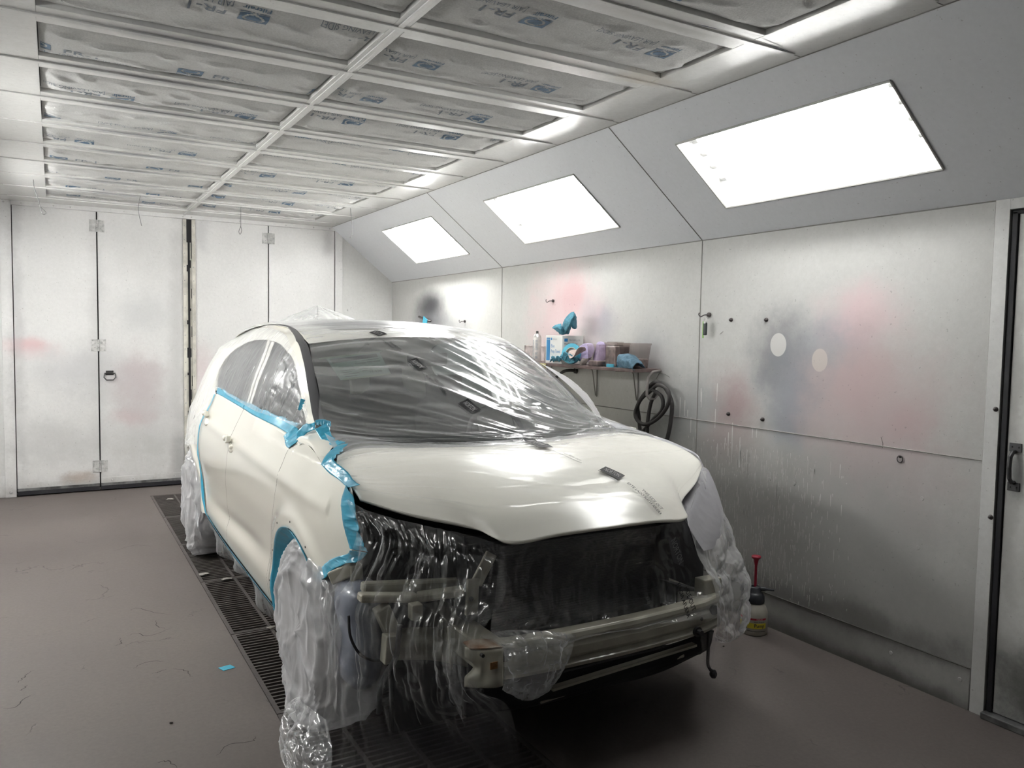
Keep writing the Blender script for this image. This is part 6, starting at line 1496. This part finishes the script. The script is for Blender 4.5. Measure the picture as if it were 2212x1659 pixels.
cv = cover(-.06, .84, 'crumpled translucent film bag over the near front wheel', 12, sx=.44, fl_out=.05)
cover(-2.90, .84, 'crumpled translucent film bag over the near rear wheel', 27, sx=.40)
# skirt of film spreading on the floor by the front wheel
rowsS = [[(.05,.985,.16),(.12,1.0,.17),(.20,.985,.17),(.28,.95,.15)], [(-.02,1.02,.10),(.12,1.04,.09),(.26,1.02,.09),(.40,.97,.09)], [(.02,1.05,.04),(.16,1.07,.04),(.32,1.06,.03),(.46,1.0,.03)], [(.06,1.07,.006),(.20,1.10,.006),(.36,1.09,.006),(.50,1.02,.006)]]
G = patch(rowsS, 50, 70); o, G = film('floor_skirt', G, M_filmR, cv, .030, 3, 4, 44, cross=.6)
# film web between the rear wheel and the sill
rowsW = [[(-2.55,.82,.30),(-2.2,.80,.26),(-1.7,.80,.24)], [(-2.55,.78,.12),(-2.15,.74,.12),(-1.8,.74,.18)], [(-2.5,.72,.02),(-2.1,.66,.03),(-1.75,.66,.12)]]
film('web', patch(rowsW, 30, 40), M_filmdrape, sf, .012, 4, 3, 66)
# wheel arch film: dark fold inside the front arch
rowsA = [[(-.50,.88,.62),(-.30,.885,.72),(-.12,.885,.74),(.06,.88,.66)], [(-.50,.87,.45),(-.32,.89,.60),(-.14,.90,.66),(.06,.90,.58)], [(-.52,.86,.30),(-.38,.90,.45),(-.18,.93,.58),(.10,.92,.50)]]
film('arch_film', patch(rowsA, 40, 40), M_filmdrape, cv, .018, 3, 5, 36)

# ---------------------------------------------------------------- blue tape
M_bt = mat('painters_tape', (.03,.33,.50), .35, var=.12, vscale=22, bump=.3, bscale=14, coat=.3)
def ribbon(name, A, B, label, seed, amp=.004, n=90, k=8, m=None, ragged=.006, group=None, off=.004):
    """tape band between two 3-D car-frame polylines"""
    A = arclen(crom(A, 300) if len(A) > 2 else A, n); B = arclen(crom(B, 300) if len(B) > 2 else B, n)
    t = np.linspace(0, 1, k)[None,:,None]; B = B+(B-A)/np.maximum(np.linalg.norm(B-A, axis=1, keepdims=True),1e-6)*((vnoise(np.linspace(0,12,n), np.zeros(n), seed)-.5)*2*ragged)[:,None]
    G = A[:,None,:]*(1-t)+B[:,None,:]*t
    u, v = np.meshgrid(np.linspace(0,1,n), np.linspace(0,1,k), indexing='ij'); N_ = normals(G); N_ = N_*np.sign(N_[...,1:2]+.3*N_[...,2:3]+.3*N_[...,0:1]+1e-9)
    G = G+N_*(off+(ridged(u*5+seed, v*1.2, seed, 3)-.5)*amp*2*(.3+.7*v))[...,None]
    o = MB().grid(CG(G)).build(name, m or M_bt, None, smooth=True, solid=.0008); return tag(o, label, 'tape', group or 'blue masking tape on the car')
def sd(L, off=.002): return [(x, float(hw(x, z))+off, z) for x, z in L]
bz = lambda L, dz: [(x, z+dz) for x, z in L]
R1 = [(-2.34,1.186),(-2.1,1.18),(-1.87,1.172),(-1.65,1.164),(-1.49,1.158)]; R2 = [(-1.49,1.158),(-1.25,1.147),(-1.06,1.138),(-.88,1.128),(-.74,1.121),(-.60,1.113)]
ribbon('masking_tape', [(x, y_-.004, z) for x, y_, z in sd(bz(R1,.006),.001)], [(x, y_-.006, z) for x, y_, z in sd(bz(R1,.046),.008)], 'straight blue tape strip along the base of the rear door window', 1, .003)
ribbon('masking_tape', [(x, y_-.004, z) for x, y_, z in sd(bz(R2,.006),.001)], [(x, y_-.006, z) for x, y_, z in sd(bz(R2,.052),.008)], 'straight blue tape strip along the base of the front door window', 2, .003)
ribbon('masking_tape', sd([(-.62,1.110),(-.55,1.098),(-.48,1.086),(-.42,1.082)],.006), sd([(-.62,1.162),(-.55,1.152),(-.48,1.148),(-.42,1.135)],.010), 'crumpled blue tape patch at the mirror corner of the front door', 3, .009, 40)
ribbon('masking_tape', sd(REARL,.003), sd([(x-.03, z) for x, z in REARL],.005), 'thin blue tape line down the rear edge of the rear door', 4, .002)
ribbon('masking_tape', sd([(-2.36,.40)]+SILL[1:-1]+[(-.70,.285),(-.66,.28)],.004), sd([(-2.40,.345),(-1.9,.292),(-1.41,.262),(-.98,.240),(-.70,.225),(-.62,.225)],-.012), 'long blue tape strip along the bottom edge of the doors', 5, .004)
AR1 = [(WHF+(RA+.004)*math.cos(a), .37+(RA+.004)*math.sin(a)) for a in np.linspace(ANG0, ANG1-.06, 40)]
AR2 = [(WHF+(RA-.050)*math.cos(a), .37+(RA-.050)*math.sin(a)) for a in np.linspace(ANG0, ANG1-.10, 40)]
ribbon('masking_tape', sd(AR1,.004), [(x, y_-.035, z) for x, y_, z in sd(AR2,.0)], 'curved blue tape around the front wheel arch', 6, .006, ragged=.012)
e0 = sd(FTOP[-1:]+FFR, .003); e1 = [cpx(748,1050,.33), cpx(765,1075,.36), cpx(768,1105,.38), cpx(775,1140,.41), cpx(785,1172,.43), cpx(793,1192,.44)]
ribbon('masking_tape', e0, e1, 'blue tape with torn edge down the front of the fender at the lamp opening', 7, .006, ragged=.006)
f0 = [cpx(757,1187,.37)]+sd(FBOT[1:], .0); f1 = [cpx(795,1195,.44), cpx(775,1213,.40), cpx(745,1218,.33), cpx(720,1232,.27), cpx(694,1258,.17)]
ribbon('masking_tape', f0, f1, 'blue tape under the lower front corner of the fender', 8, .006, ragged=.004)
h0 = [cpx(754,1056,.30), cpx(735,1040,.24), cpx(715,1025,.16), cpx(697,1007,.08)]; h1 = [cpx(779,1050,.34), cpx(760,1030,.27), cpx(738,1008,.19), cpx(722,990,.10)]
def on_hood(L, z_off=.004): return L
ribbon('masking_tape', h0, h1, 'straight blue tape along the side edge of the hood', 9, .003, off=.010)
g0 = [cpx(695,1008,.08), cpx(702,992,.04), cpx(714,978,-.02), cpx(732,966,-.08)]; g1 = [cpx(722,998,.10), cpx(728,988,.05), cpx(740,977,-.01), cpx(752,963,-.06)]
ribbon('masking_tape', g0, g1, 'short curved blue tape round the rear corner of the hood', 10, .003, 40, off=.010)
p0 = [cpx(652,968,-.42), cpx(655,948,-.42), cpx(665,936,-.40), cpx(682,929,-.37)]; p1 = [cpx(641,968,-.44), cpx(643,938,-.45), cpx(658,921,-.43), cpx(682,913,-.40)]
ribbon('masking_tape', p0, p1, 'curved blue tape arched over the foot of the windshield pillar', 11, .003, 50, off=.006)
q0 = [cpx(680,929,-.33), cpx(692,948,-.27), cpx(706,960,-.20), cpx(724,967,-.12)]; q1 = [cpx(708,915,-.36), cpx(716,938,-.28), cpx(726,952,-.20), cpx(746,958,-.12)]
ribbon('masking_tape', q0, q1, 'wide blue tape filling the corner between windshield and hood', 12, .004, 50, ragged=.004, off=.006)
q0 = [cpx(680,912,-.41), cpx(695,909,-.42), cpx(712,914,-.42)]; q1 = [cpx(681,923,-.38), cpx(695,920,-.40), cpx(714,926,-.39)]
ribbon('masking_tape', q0, q1, 'small torn tab of blue tape at the lower corner of windshield', 13, .004, 30, off=.012)
ribbon('masking_tape', [cpx(643,886,-.60),cpx(649,862,-.64)], [cpx(650,888,-.60),cpx(658,864,-.64)], 'short faded blue tape piece stuck on the windshield pillar', 14, .001, 16)
# cream panel standing behind the car
M_wh = mat('white_panel_paint', (.74,.73,.66), .3, coat=.5)
wp_ = MB(); wp_.obox((3.22,4.17,.515), (.008,0,.0), (0,.20,0), (0,0,.51)); o = wp_.build('spare_panel', M_wh, None, bevel=.006)
tag(o, 'cream painted panel standing against the wall behind the hood', 'panel')
# twisted thin ridges where the film is stretched, seen as bright threads
